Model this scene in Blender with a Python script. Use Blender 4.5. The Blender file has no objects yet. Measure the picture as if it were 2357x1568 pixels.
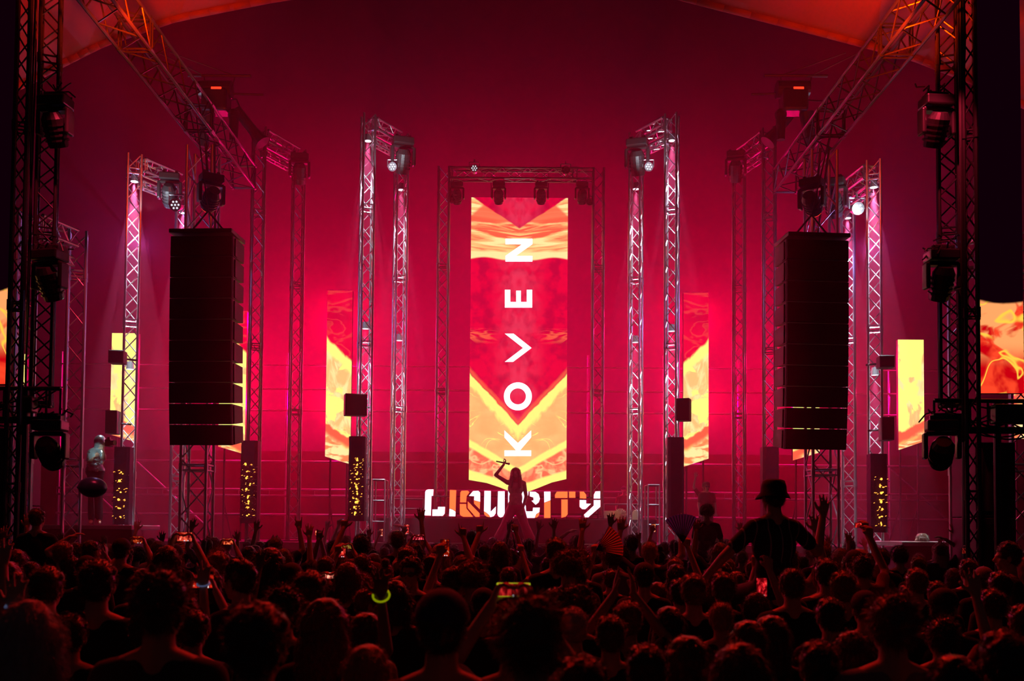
import bpy, bmesh, math, random
from mathutils import Vector, Matrix, noise
R = math.radians
random.seed(7)
scene = bpy.context.scene
COL = scene.collection

# ------------------------------------------------------------------ camera
F = 2290.0                      # focal length in pixels of the 2357 px wide frame
PITCH, ROLL = R(2.2), R(0.45)
CAM = Vector((0, 0, 1.98))
fwd = Vector((0, math.cos(PITCH), math.sin(PITCH)))
up0 = Vector((0, -math.sin(PITCH), math.cos(PITCH)))
RT = Vector((1, 0, 0)) * math.cos(ROLL) + up0 * math.sin(ROLL)
UP = up0 * math.cos(ROLL) - Vector((1, 0, 0)) * math.sin(ROLL)
camd = bpy.data.cameras.new('camera')
camo = bpy.data.objects.new('camera', camd)
COL.objects.link(camo)
mw = Matrix((RT, UP, -fwd)).transposed().to_4x4()
mw.translation = CAM
camo.matrix_world = mw
camd.sensor_width = 36
camd.lens = F * 36 / 2357
camd.shift_y = 345 / 2357
camd.clip_end = 200
camd.dof.use_dof = True
camd.dof.focus_distance = 21
camd.dof.aperture_fstop = 3.2
scene.camera = camo


def W(px, py, Y):
    """world point on the vertical plane at distance Y that stands at this place of the frame"""
    d = fwd + RT * ((px - 1178.5) / F) - UP * ((py - 1129) / F)
    return CAM + d * (Y / d.y)


# ------------------------------------------------------------------ world and exposure
world = bpy.data.worlds.new('night')
scene.world = world
world.use_nodes = True
world.node_tree.nodes['Background'].inputs[0].default_value = (0.75, 0.62, 0.85, 1)
world.node_tree.nodes['Background'].inputs[1].default_value = 0.006
scene.view_settings.view_transform = 'Standard'
scene.view_settings.look = 'None'
scene.view_settings.gamma = 1
scene.view_settings.exposure = 0
scene.view_settings.use_curve_mapping = False


# ------------------------------------------------------------------ lamps
def point(loc, e, col, name='hidden_wash', size=0.0):
    l = bpy.data.lights.new(name, 'POINT')
    l.energy = e
    l.color = col
    l.shadow_soft_size = size
    o = bpy.data.objects.new(name, l)
    o.location = loc
    COL.objects.link(o)
    return o


def spot(loc, target, e, col, ang, blend=0.5, size=0.02, name='beam_lamp'):
    l = bpy.data.lights.new(name, 'SPOT')
    l.energy = e
    l.color = col
    l.spot_size = R(ang)
    l.spot_blend = blend
    l.shadow_soft_size = size
    o = bpy.data.objects.new(name, l)
    o.location = loc
    d = Vector(target) - Vector(loc)
    o.rotation_euler = d.to_track_quat('-Z', 'Y').to_euler()
    COL.objects.link(o)
    return o


RED = (1, 0.0, 0.105)
# unseen red points added behind the screens and speaker hangs to light the haze
for (px, py, Y, e) in [(1194, 560, 27, 560), (1194, 800, 27, 600), (1194, 960, 27, 560),
                       (780, 740, 27, 900), (780, 930, 27, 850), (1602, 740, 27, 800), (1602, 930, 27, 750),
                       (548, 830, 27, 480), (548, 920, 27, 480), (1852, 830, 27, 480), (1852, 930, 27, 450),
                       (285, 880, 26, 55), (2097, 900, 26, 100)]:
    point(W(px, py, Y), e, RED)
# orange-red uplight on the tent skin and the roof trusses
for x in (-7.4, 7.4):
    spot((x * .66, 13.4, 8.7), (x * .98, 16.0, 12.0), 1300, (1, 0.03, 0.0), 125, 1.0, 0.1, 'tent_uplight')
for x in (-4.4, 4.4):
    spot((x, 12.6, 6.8), (x * 1.28, 15.4, 9.1), 110, (1, 0.01, 0.0), 70, 1.0, 0.05, 'truss_uplight')
# unseen red spots added above the view to rim-light the heads of the crowd
for (x, y, z, tx, e) in [(-1.5, 13.6, 9.45, -1.0, 850), (2.0, 13.6, 9.45, 1.6, 850), (-5.3, 13.2, 9.5, -4.5, 720), (5.3, 13.2, 9.5, 4.5, 720)]:
    spot((x, y, z), (tx, 6.5, 1.2), e, (1, 0.016, 0.006), 95, 1.0, 0.05, 'unseen_crowd_rim_spot')

# ------------------------------------------------------------------ materials


def mat(name, col, rough=0.6, metal=0.0, em=None, es=0.0, sheen=0.0, bump=0.0, bscale=20.0, var=0.0, alpha=None):
    m = bpy.data.materials.new(name)
    m.use_nodes = True
    nt = m.node_tree
    b = nt.nodes['Principled BSDF']
    b.inputs['Base Color'].default_value = (*col, 1)
    b.inputs['Roughness'].default_value = rough
    b.inputs['Metallic'].default_value = metal
    if em:
        b.inputs['Emission Color'].default_value = (*em, 1)
        b.inputs['Emission Strength'].default_value = es
    if sheen:
        b.inputs['Sheen Weight'].default_value = sheen
        b.inputs['Sheen Roughness'].default_value = 0.35
    if bump or var:
        tc = nt.nodes.new('ShaderNodeTexCoord')
        nz = nt.nodes.new('ShaderNodeTexNoise')
        nz.inputs['Scale'].default_value = bscale
        nz.inputs['Detail'].default_value = 5
        nt.links.new(tc.outputs['Object'], nz.inputs['Vector'])
        if bump:
            bp = nt.nodes.new('ShaderNodeBump')
            bp.inputs['Strength'].default_value = bump
            nt.links.new(nz.outputs['Fac'], bp.inputs['Height'])
            nt.links.new(bp.outputs['Normal'], b.inputs['Normal'])
        if var:
            rp = nt.nodes.new('ShaderNodeValToRGB')
            rp.color_ramp.elements[0].color = tuple(c * (1 - var) for c in col) + (1,)
            rp.color_ramp.elements[1].color = tuple(min(1, c * (1 + var)) for c in col) + (1,)
            nt.links.new(nz.outputs['Fac'], rp.inputs[0])
            nt.links.new(rp.outputs[0], b.inputs['Base Color'])
    return m


M = {
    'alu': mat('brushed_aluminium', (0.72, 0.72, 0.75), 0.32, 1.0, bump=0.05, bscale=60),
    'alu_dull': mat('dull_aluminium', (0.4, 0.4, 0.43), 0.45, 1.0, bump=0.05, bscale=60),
    'alu_dim': mat('dimmed_aluminium', (0.26, 0.25, 0.27), 0.42, 1.0, bump=0.05, bscale=60),  # truss aluminium darkened for the portals that get no white light
    'black_metal': mat('black_painted_steel', (0.025, 0.025, 0.028), 0.45, 0.3, bump=0.05),
    'dark_truss': mat('black_truss_coat', (0.05, 0.05, 0.055), 0.35, 0.8),
    'grille': mat('speaker_grille', (0.015, 0.015, 0.017), 0.7, 0.0, bump=0.3, bscale=220),
    'cabinet': mat('speaker_paint', (0.02, 0.02, 0.022), 0.6, 0.0, bump=0.2, bscale=120),
    'black_fabric': mat('black_molton', (0.012, 0.011, 0.013), 0.95, 0.0, sheen=0.1, bump=0.2),
    'floor': mat('trodden_ground', (0.03, 0.028, 0.028), 0.9, 0.0, bump=0.4, bscale=3, var=0.4),
    'deck': mat('stage_deck', (0.03, 0.03, 0.03), 0.5, 0.0, bump=0.1, bscale=9, var=0.3),
    'tent': mat('tent_fabric', (0.20, 0.08, 0.06), 0.85, 0.0, bump=0.25, bscale=0.9, var=0.15),
    'tent_back': mat('dark_tent_fabric', (0.022, 0.012, 0.035), 0.95, 0.0, bump=0.2, bscale=0.7, var=0.25),
    'plastic': mat('black_plastic', (0.02, 0.02, 0.022), 0.35),
    'lens': mat('lamp_glass', (0.08, 0.08, 0.1), 0.08, 0.0),
    'white_led': mat('white_led', (0.8, 0.8, 0.8), 0.4, em=(0.9, 0.9, 1), es=1.0),
    'amber_glow': mat('amber_glint', (0.9, 0.6, 0.1), 0.3, em=(1, 0.33, 0.04), es=3),
    'red_led': mat('red_lamp_face', (0.5, 0.0, 0.0), 0.3, em=(1, 0.03, 0.01), es=2.2),
    'cable': mat('rubber_cable', (0.015, 0.015, 0.015), 0.6),
    'white_glow': mat('white_letter_face', (0.9, 0.9, 0.9), 0.4, em=(0.95, 0.93, 1.0), es=1.9),
    'sign_white': mat('sign_white_face', (0.9, 0.9, 0.9), 0.4, em=(0.80, 0.78, 1.0), es=1.7),
    'sign_orange': mat('sign_orange_face', (0.9, 0.3, 0.1), 0.4, em=(1.0, 0.17, 0.04), es=1.35),
    'sign_side': mat('sign_side_red', (0.35, 0.02, 0.03), 0.5, em=(1, 0.03, 0.05), es=0.35),
    'cream': mat('cream_cloth', (0.75, 0.62, 0.42), 0.8, 0.0, var=0.1),
    'balloon': mat('dark_teal_foil', (0.03, 0.08, 0.10), 0.3, 0.2),
    'silver': mat('silver_hood', (0.5, 0.62, 0.66), 0.28, 0.7, bump=0.3, bscale=30),
    'neon': mat('neon_green_case', (0.5, 0.7, 0.02), 0.4, em=(0.55, 0.75, 0.02), es=0.55),
    'glow_band': mat('glow_stick', (0.5, 0.6, 0.02), 0.4, em=(0.5, 0.6, 0.0), es=0.35),
    'blue_band': mat('pale_blue_band', (0.3, 0.4, 0.7), 0.4, em=(0.3, 0.4, 0.8), es=0.12),
    'mirror': mat('mirror_tile', (0.8, 0.75, 0.8), 0.12, 1.0),
    'purple_wrap': mat('dark_purple_wrap', (0.025, 0.008, 0.04), 0.7, 0.0, bump=0.6, bscale=25),
    'fan_orange': mat('orange_paper', (0.55, 0.12, 0.03), 0.8),
    'fan_blue': mat('navy_paper', (0.06, 0.06, 0.35), 0.8),
    'sequin': mat('sequin', (0.7, 0.8, 0.8), 0.2, 0.9),
    'lipstick': mat('dark_lips', (0.3, 0.06, 0.06), 0.5),
}


for k_, c_ in (('fan_orange', (0.45, 0.12, 0.03)), ('fan_blue', (0.12, 0.10, 0.5))):
    t_ = M[k_].node_tree
    tr_, mx_n = t_.nodes.new('ShaderNodeBsdfTranslucent'), t_.nodes.new('ShaderNodeMixShader')
    tr_.inputs[0].default_value = (*c_, 1)
    mx_n.inputs[0].default_value = 0.65
    t_.links.new(t_.nodes['Principled BSDF'].outputs[0], mx_n.inputs[1])
    t_.links.new(tr_.outputs[0], mx_n.inputs[2])
    t_.links.new(mx_n.outputs[0], t_.nodes['Material Output'].inputs[0])


class Nd:
    """little expression helper for shader math nodes"""
    nt = None

    def __init__(s, sock):
        s.s = sock

    @staticmethod
    def op(o, *a):
        n = Nd.nt.nodes.new('ShaderNodeMath')
        n.operation = o
        for i, v in enumerate(a):
            if isinstance(v, Nd):
                Nd.nt.links.new(v.s, n.inputs[i])
            else:
                n.inputs[i].default_value = v
        return Nd(n.outputs[0])

    def __add__(s, o): return Nd.op('ADD', s, o)
    __radd__ = __add__
    def __sub__(s, o): return Nd.op('SUBTRACT', s, o)
    def __rsub__(s, o): return Nd.op('SUBTRACT', o, s)
    def __mul__(s, o): return Nd.op('MULTIPLY', s, o)
    __rmul__ = __mul__
    def abs(s): return Nd.op('ABSOLUTE', s)

    def step(s, a, b):
        n = Nd.nt.nodes.new('ShaderNodeMapRange')
        n.interpolation_type = 'SMOOTHSTEP'
        Nd.nt.links.new(s.s, n.inputs['Value'])
        n.inputs['From Min'].default_value = a
        n.inputs['From Max'].default_value = b
        return Nd(n.outputs['Result'])


def nd_noise(x, y, sc=1.0, detail=3.0, dist=0.0, seed=0.0):
    nt = Nd.nt
    c = nt.nodes.new('ShaderNodeCombineXYZ')
    for i, v in enumerate((x, y)):
        if isinstance(v, Nd):
            nt.links.new(v.s, c.inputs[i])
        else:
            c.inputs[i].default_value = v
    c.inputs[2].default_value = seed
    n = nt.nodes.new('ShaderNodeTexNoise')
    n.inputs['Scale'].default_value = sc
    n.inputs['Detail'].default_value = detail
    n.inputs['Distortion'].default_value = dist
    nt.links.new(c.outputs[0], n.inputs['Vector'])
    return Nd(n.outputs['Fac'])


def nd_mix(a, b, f):
    n = Nd.nt.nodes.new('ShaderNodeMix')
    n.data_type = 'RGBA'
    Nd.nt.links.new(f.s, n.inputs[0])
    for i, v in ((6, a), (7, b)):
        if isinstance(v, tuple):
            n.inputs[i].default_value = (*v, 1)
        else:
            Nd.nt.links.new(v, n.inputs[i])
    return n.outputs[2]


C_RED = (0.80, 0.0, 0.035)
C_DRED = (0.50, 0.0, 0.03)
C_CORAL = (1.0, 0.10, 0.05)
C_PEACH = (1.0, 0.45, 0.17)
C_YEL = (1.0, 0.80, 0.20)
C_CREAM = (1.0, 0.70, 0.32)


def led_start(name):
    m = bpy.data.materials.new(name)
    m.use_nodes = True
    nt = m.node_tree
    nt.nodes.clear()
    Nd.nt = nt
    tc = nt.nodes.new('ShaderNodeTexCoord')
    sp = nt.nodes.new('ShaderNodeSeparateXYZ')
    nt.links.new(tc.outputs['Object'], sp.inputs[0])
    return m, Nd(sp.outputs[0]) * 100.0, Nd(sp.outputs[2]) * 100.0


def led_end(m, colour, strength):
    nt = m.node_tree
    e = nt.nodes.new('ShaderNodeEmission')
    nt.links.new(colour, e.inputs[0])
    e.inputs[1].default_value = strength
    o = nt.nodes.new('ShaderNodeOutputMaterial')
    nt.links.new(e.outputs[0], o.inputs[0])
    return m


def ridge(x, y, sc, width, seed, dist=1.0):
    n = nd_noise(x, y, sc, 2.0, dist, seed)
    return 1.0 - (n - 0.5).abs().step(0.0, width)


def led_center():
    """flame footage mirrored about the middle; units are centimetres, z counted down from the top edge"""
    m, x0, z = led_start('centre_screen_footage')
    x = x0.abs()
    y = z * -1.0                      # 0 at the top, about 690 at the point
    wob = (nd_noise(x * 0.02, y * 0.02, 1.0, 4.0, 0.5) - 0.5)
    # red field
    col = nd_mix(C_DRED, C_RED, nd_noise(x * 0.03, y * 0.03, 1.0, 3.0, 0, 3.1).step(0.35, 0.6))
    # a magenta lift behind the name
    lift = (1.0 - x.step(10, 75)) * nd_noise(x * 0.05, y * 0.03, 1.0, 2.0, 0, 8.0).step(0.25, 0.7)
    col = nd_mix(col, (0.85, 0.035, 0.09), lift * 0.75)
    w1 = ridge(x * 0.006, y * 0.02, 1.3, 0.03, 5.0) * (1.0 - (y - 340.0).abs().step(4, 22)) * x.step(45, 80)
    w1 = w1 * 0.9
    col = nd_mix(col, C_CORAL, Nd.op('MINIMUM', w1, 1.0))
    # upper cloud band
    st = nd_noise(x * 0.010, (y + x * 0.12) * 0.085, 1.0, 5.0, 0.8, 2.0)
    band = nd_mix(C_CORAL, C_PEACH, st.step(0.36, 0.50))
    band = nd_mix(band, C_CREAM, st.step(0.50, 0.60))
    band = nd_mix(band, C_CREAM, (y + wob * 14.0).step(128, 140))
    l1 = 75.0 - x * 0.66 + wob * 10.0
    cor = (1.0 - (y + wob * 20.0 - 62.0).step(-4, 4)) * (1.0 - (x * 0.9 - y).step(56, 68))
    band = nd_mix(band, C_CORAL, cor * 0.9)
    inband = (y - l1).step(-1.5, 3.0) * (1.0 - (y - (153.0 + Nd.op('SINE', x * 0.055) * 3.5 - 3.0)).step(-2.0, 3.0))
    col = nd_mix(col, band, inband)
    # lower bird shaped flame
    l2 = 557.0 - x * 1.08 + wob * 22.0
    d2 = y - l2
    body = nd_mix(C_PEACH, (1.0, 0.38, 0.14), nd_noise(x * 0.02, y * 0.03, 1.0, 3.0, 0, 9.0).step(0.35, 0.65))
    fil = ridge(x * 0.012, y * 0.016, 1.0, 0.022, 12.0, 1.6) * nd_noise(x * 0.02, y * 0.02, 1.0, 1.0, 0, 4.0).step(0.45, 0.6)
    body = nd_mix(body, C_YEL, fil)
    stem = (1.0 - (x + (y - 555.0) * 0.22).step(4, 13)) * (1.0 - y.step(585, 600))
    body = nd_mix(body, C_YEL, stem)
    edge = 1.0 - (d2 + nd_noise(x * 0.06, d2 * 0.05, 1.0, 4.0, 1.0, 1.0) * 30.0 - 15.0).step(24, 42)
    body = nd_mix(body, C_YEL, edge)
    # second V with coral below
    l3 = 672.0 - x * 0.60 + wob * 12.0
    d3 = y - l3
    low = nd_mix((1.0, 0.13, 0.07), (1.0, 0.30, 0.15), nd_noise(x * 0.05, y * 0.04, 1.0, 3.0, 1.0, 14.0).step(0.4, 0.65))
    low = nd_mix(low, C_CREAM, ridge(x * 0.02, y * 0.03, 1.0, 0.07, 21.0, 0.4) * 0.55)
    low = nd_mix(low, C_YEL, 1.0 - (716.0 - x * 0.31 - y + wob * 8.0).step(9, 16))
    body = nd_mix(body, low, d3.step(3, 9))
    body = nd_mix(body, C_YEL, (1.0 - d3.abs().step(6, 13)))
    col = nd_mix(col, body, d2.step(-2.0, 5.0))
    col2 = nd_mix(col, C_CORAL, (1.0 - (d2 + 6.0).abs().step(0, 12)) * (1.0 - d2.step(-3, 0)) * 0.8)
    return led_end(m, col2, 1.25)


def led_panel(name, side, top_h, slope, low_h, low_slope, seed, warm=0.5, strength=1.3, width=60.0):
    """narrow banner footage: red above a slanted flame edge, peach below, a darker streak low down"""
    m, x0, z = led_start(name)
    x = x0 * float(side)              # grows away from the middle of the stage
    y = z * -1.0
    wob = nd_noise(x * 0.03, y * 0.02, 1.0, 4.0, 0.5, seed) - 0.5
    col = nd_mix((.62, 0, .03), (.85, 0, .035), nd_noise(x * 0.012, y * 0.012, 1.0, 3.0, 0, seed + 3).step(0.35, 0.6))
    col = nd_mix(col, C_CORAL, ridge(x * 0.01, y * 0.022, 1.2, 0.06, seed + 4) * 0.25)
    l2 = top_h - x * slope + wob * 26.0
    d2 = y - l2
    body = nd_mix(C_PEACH, C_CREAM, nd_noise(x * 0.03, y * 0.015, 1.0, 4.0, 1.5, seed + 5).step(0.4, 0.6))
    body = nd_mix(body, C_YEL, nd_noise(x * 0.014, y * 0.012, 1.0, 4.0, 2.0, seed + 6).step(0.62 - warm * 0.3, 0.66 - warm * 0.28))
    body = nd_mix(body, C_YEL, 1.0 - (d2 + wob * 60.0).step(26, 42))
    l3 = low_h - x * low_slope + wob * 30.0
    d3 = y - l3
    body = nd_mix(body, C_CORAL, d3.step(0, 6) * (1.0 - d3.step(18, 40)))
    body = nd_mix(body, nd_mix((1, 0.2, 0.07), C_CREAM, nd_noise(x * 0.02, y * 0.05, 1.0, 4.0, 1.5, seed + 9).step(0.42, 0.56)), d3.step(25, 36))
    col = nd_mix(col, body, d2.step(-3, 8))
    return led_end(m, col, strength)


def led_side(name, cut, seed):
    """big side screen: black picture above, crossing flames below the cut line"""
    m, x, z = led_start(name)
    y = z * -1.0
    wob = nd_noise(x * 0.02, y * 0.02, 1.0, 3.0, 0.5, seed) - 0.5
    col = nd_mix((0.55, 0, 0.005), (0.95, 0.06, 0.02), nd_noise(x * 0.02, y * 0.02, 1.0, 3.0, 1.0, seed + 1).step(0.4, 0.6))
    col = nd_mix(col, (1, 0.36, 0.12), nd_noise(x * 0.012, y * 0.018, 1.0, 3.0, 1.5, seed + 2).step(0.42, 0.52) * (1.0 - (y - cut).step(55, 95)))
    col = nd_mix(col, (1, 0.6, 0.06), ridge(x * 0.013, y * 0.013, 1.0, 0.03, seed + 3, 1.2))
    edge = y + wob * 14.0 + (x * x) * 0.004 - cut
    col = nd_mix((0.004, 0.0, 0.002), col, edge.step(0, 5))
    return led_end(m, col, 1.1)


# ------------------------------------------------------------------ mesh helpers
class MB:
    def __init__(s):
        s.v, s.f, s.m = [], [], []
        s.mi = 0

    def face(s, *idx):
        s.f.append(tuple(idx))
        s.m.append(s.mi)

    def tube(s, a, b, r, n=6, r2=None, cap=True):
        a, b = Vector(a), Vector(b)
        d = b - a
        if d.length < 1e-6:
            return
        r2 = r if r2 is None else r2
        q = d.to_track_quat('Z', 'Y')
        i0 = len(s.v)
        for p, rr in ((a, r), (b, r2)):
            for k in range(n):
                t = 2 * math.pi * k / n
                s.v.append(p + q @ Vector((math.cos(t) * rr, math.sin(t) * rr, 0)))
        for k in range(n):
            k2 = (k + 1) % n
            s.face(i0 + k, i0 + k2, i0 + n + k2, i0 + n + k)
        if cap:
            s.face(*[i0 + k for k in reversed(range(n))])
            s.face(*[i0 + n + k for k in range(n)])

    def path(s, pts, r, n=6):
        for a, b in zip(pts[:-1], pts[1:]):
            s.tube(a, b, r, n)

    def box(s, lo, hi, mx=None):
        i0 = len(s.v)
        for x in (lo[0], hi[0]):
            for y in (lo[1], hi[1]):
                for z in (lo[2], hi[2]):
                    p = Vector((x, y, z))
                    s.v.append(mx @ p if mx else p)
        for q in [(0, 1, 3, 2), (4, 6, 7, 5), (0, 4, 5, 1), (2, 3, 7, 6), (0, 2, 6, 4), (1, 5, 7, 3)]:
            s.face(*[i0 + k for k in q])

    def bbox(s, c, size, rot=None, bevel=0.0):
        """box about a centre, edges bevelled"""
        bm = bmesh.new()
        bmesh.ops.create_cube(bm, size=1)
        for v in bm.verts:
            v.co = Vector((v.co.x * size[0], v.co.y * size[1], v.co.z * size[2]))
        if bevel:
            bmesh.ops.bevel(bm, geom=list(bm.edges), offset=bevel, segments=2, affect='EDGES', profile=0.5)
        s.add_bm(bm, Matrix.Translation(Vector(c)) @ (rot.to_4x4() if rot else Matrix()))

    def add_bm(s, bm, mx=None):
        i0 = len(s.v)
        bm.verts.ensure_lookup_table()
        for k, v in enumerate(bm.verts):
            v.index = k
            s.v.append((mx @ v.co) if mx else v.co.copy())
        for f in bm.faces:
            s.face(*[i0 + v.index for v in f.verts])
        bm.free()

    def ball(s, c, r, seg=10, rings=8, rot=None):
        if not isinstance(r, (tuple, list)):
            r = (r, r, r)
        c = Vector(c)
        i0 = len(s.v)
        q = rot or Matrix.Identity(3)
        s.v.append(c + q @ Vector((0, 0, r[2])))
        for i in range(1, rings):
            ph = math.pi * i / rings
            for k in range(seg):
                t = 2 * math.pi * k / seg
                s.v.append(c + q @ Vector((math.sin(ph) * math.cos(t) * r[0], math.sin(ph) * math.sin(t) * r[1], math.cos(ph) * r[2])))
        s.v.append(c + q @ Vector((0, 0, -r[2])))
        last = len(s.v) - 1
        for k in range(seg):
            k2 = (k + 1) % seg
            s.face(i0, i0 + 1 + k, i0 + 1 + k2)
            for i in range(rings - 2):
                a = i0 + 1 + i * seg
                s.face(a + k, a + seg + k, a + seg + k2, a + k2)
            a = i0 + 1 + (rings - 2) * seg
            s.face(a + k, last, a + k2)

    def cap(s, a, b, r0, r1, n=12):
        """tapered capsule"""
        s.tube(a, b, r0, n, r1)
        s.ball(a, r0, n, 8)
        s.ball(b, r1, n, 8)

    def prism(s, pts, y0, y1, side=None):
        """polygon given as (x, z) pairs, extruded along y from the front y0 to y1; side = material slot of the rim"""
        n = len(pts)
        i0 = len(s.v)
        for yy in (y0, y1):
            for p in pts:
                s.v.append(Vector((p[0], yy, p[1])))
        s.face(*[i0 + k for k in range(n)])
        keep = s.mi
        if side is not None:
            s.mi = side
        s.face(*[i0 + n + k for k in reversed(range(n))])
        for k in range(n):
            k2 = (k + 1) % n
            s.face(i0 + k, i0 + n + k, i0 + n + k2, i0 + k2)
        s.mi = keep

    def mesh(s, name, mats, smooth=False):
        me = bpy.data.meshes.new(name)
        me.from_pydata([tuple(v) for v in s.v], [], s.f)
        for m_ in (mats if isinstance(mats, (list, tuple)) else [mats]):
            me.materials.append(m_)
        me.polygons.foreach_set('material_index', s.m)
        me.polygons.foreach_set('use_smooth', [smooth] * len(s.f))
        bm = bmesh.new()
        bm.from_mesh(me)
        bmesh.ops.recalc_face_normals(bm, faces=bm.faces)
        bm.to_mesh(me)
        bm.free()
        me.update()
        return me

    def build(s, name, mats, parent=None, smooth=False, origin=None):
        if origin is not None:
            o3 = Vector(origin)
            s.v = [Vector(v) - o3 for v in s.v]
        me = s.mesh(name, mats, smooth)
        o = bpy.data.objects.new(name, me)
        COL.objects.link(o)
        if parent:
            o.parent = parent
        if origin is not None:
            o.location = origin
        return o


def tag(o, label=None, cat=None, group=None, kind=None):
    if label: o['label'] = label
    if cat: o['category'] = cat
    if group: o['group'] = group
    if kind: o['kind'] = kind
    return o


def empty(name, loc, label, cat, group=None, rz=0.0):
    o = bpy.data.objects.new(name, None)
    o.empty_display_size = 0.1
    o.location = loc
    o.rotation_euler = (0, 0, rz)
    COL.objects.link(o)
    return tag(o, label, cat, group)


def remesh(mb, name, mats, voxel, smooth=2):
    """weld overlapping closed shapes into one continuous skin"""
    me = mb.mesh(name + '_raw', mats)
    o = bpy.data.objects.new(name + '_raw', me)
    COL.objects.link(o)
    r = o.modifiers.new('r', 'REMESH')
    r.mode = 'VOXEL'
    r.voxel_size = voxel
    if smooth:
        sm = o.modifiers.new('s', 'SMOOTH')
        sm.factor = 0.5
        sm.iterations = smooth
    dg = bpy.context.evaluated_depsgraph_get()
    out = bpy.data.meshes.new_from_object(o.evaluated_get(dg))
    out.name = name
    out.polygons.foreach_set('use_smooth', [True] * len(out.polygons))
    out.materials.clear()
    for m_ in (mats if isinstance(mats, (list, tuple)) else [mats]):
        out.materials.append(m_)
    bpy.data.objects.remove(o)
    bpy.data.meshes.remove(me)
    return out


#@@STRUCTURE
# ------------------------------------------------------------------ the tent, ground and stage
def structure(o, label=None):
    o['kind'] = 'structure'
    if label: o['label'] = label
    return o


b = MB(); b.box((-20, -6, -0.1), (20, 31, 0)); structure(b.build('floor', M['floor']))
YB = 30.0


def grid_sheet(fn, nu, nv):
    g = MB()
    for j in range(nv + 1):
        for i in range(nu + 1):
            g.v.append(Vector(fn(i / nu, j / nv)))
    for j in range(nv):
        for i in range(nu):
            a = j * (nu + 1) + i
            g.face(a, a + 1, a + nu + 2, a + nu + 1)
    return g


g = grid_sheet(lambda u, v: ((u - .5) * 44, YB + 0.25 * math.sin(u * 60) * 0.3 - 2.5 * abs(u - .5) ** 2 * 4, v * 21), 90, 12)
structure(g.build('wall_back', M['tent_back'], smooth=True))
for sx, nm in ((-1, 'wall_left'), (1, 'wall_right')):
    g = grid_sheet(lambda u, v: (sx * (19.5 - v * v * 2), 5 + u * 25, v * 21), 30, 10)
    structure(g.build(nm, M['tent_back'], smooth=True))
# the near tent skin whose arched front hem crosses the top corners of the view
hem = [(-900, 760), (-400, 420), (-120, 272), (60, 190), (130, 152), (240, 97), (400, 42), (620, -2), (900, -45), (1178, -58), (1450, -40), (1590, -2), (1880, 72), (2100, 130), (2240, 185), (2357, 240), (2600, 370), (3200, 760)]


def hem_at(u):
    k = u * (len(hem) - 1)
    i = min(int(k), len(hem) - 2)
    t = k - i
    return hem[i][0] * (1 - t) + hem[i + 1][0] * t, hem[i][1] * (1 - t) + hem[i + 1][1] * t


def tent_fn(u, v):
    px, py = hem_at(u)
    p = W(px, py, 17.0)
    sag = 0.12 * math.sin(u * 34) * v
    return (p.x * (1 + 0.05 * v), 17.0 - 16 * v, p.z + 1.3 * math.sin(v * math.pi / 2) + sag)


g = grid_sheet(tent_fn, 110, 16)
structure(g.build('ceiling', M['tent'], smooth=True))
# rolled hem of the tent skin
g = MB()
pts = [Vector(tent_fn(k / 80, 0)) for k in range(81)]
g.path(pts, 0.07, 8)
structure(g.build('trim_1', M['tent'], smooth=True))

# stage: a wide deck with black skirts, the sign riser stands on it
STG = 1.65
st = empty('stage', (0, 24.5, 0), 'wide black stage platform with dark skirt in front of the crowd', 'stage')
b = MB(); b.box((-9.3, -3.1, 1.5), (9.3, 1.45, STG)); b.build('deck', M['deck'], st)
g = grid_sheet(lambda u, v: ((u - .5) * 18.6, -3.05 + 0.02 * math.sin(u * 500), v * 1.5), 400, 1)
g.build('skirt', M['black_fabric'], st, smooth=True)
xl = W(868, 1200, 22.35).x; xr = W(1512, 1200, 22.35).x
b = MB(); b.bbox(((xl + xr) / 2, 23.6, STG + .275), (xr - xl, 2.5, .55), bevel=.01)
tag(b.build('performer_riser', M['black_fabric']), 'long low black riser under the illuminated letter sign', 'riser')
# side platforms
for (x0, x1, Y, top, lab) in [(-8.25, -6.62, 17.35, 1.985, 'dark side platform under the hooded camera operator left of stage'),
                              (6.9, 8.9, 17.6, 1.80, 'dark side platform in front of the right white tower')]:
    p = empty('side_platform', ((x0 + x1) / 2, Y, 0), lab, 'platform')
    w = (x1 - x0)
    b = MB(); b.bbox((0, .7, top - .04), (w, 1.4, .08), bevel=.01); b.build('deck', M['alu_dull'], p)
    b = MB(); b.box((-w / 2, 0.0, 0), (w / 2, .03, top - .08)); b.build('skirt', M['black_fabric'], p)


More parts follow.
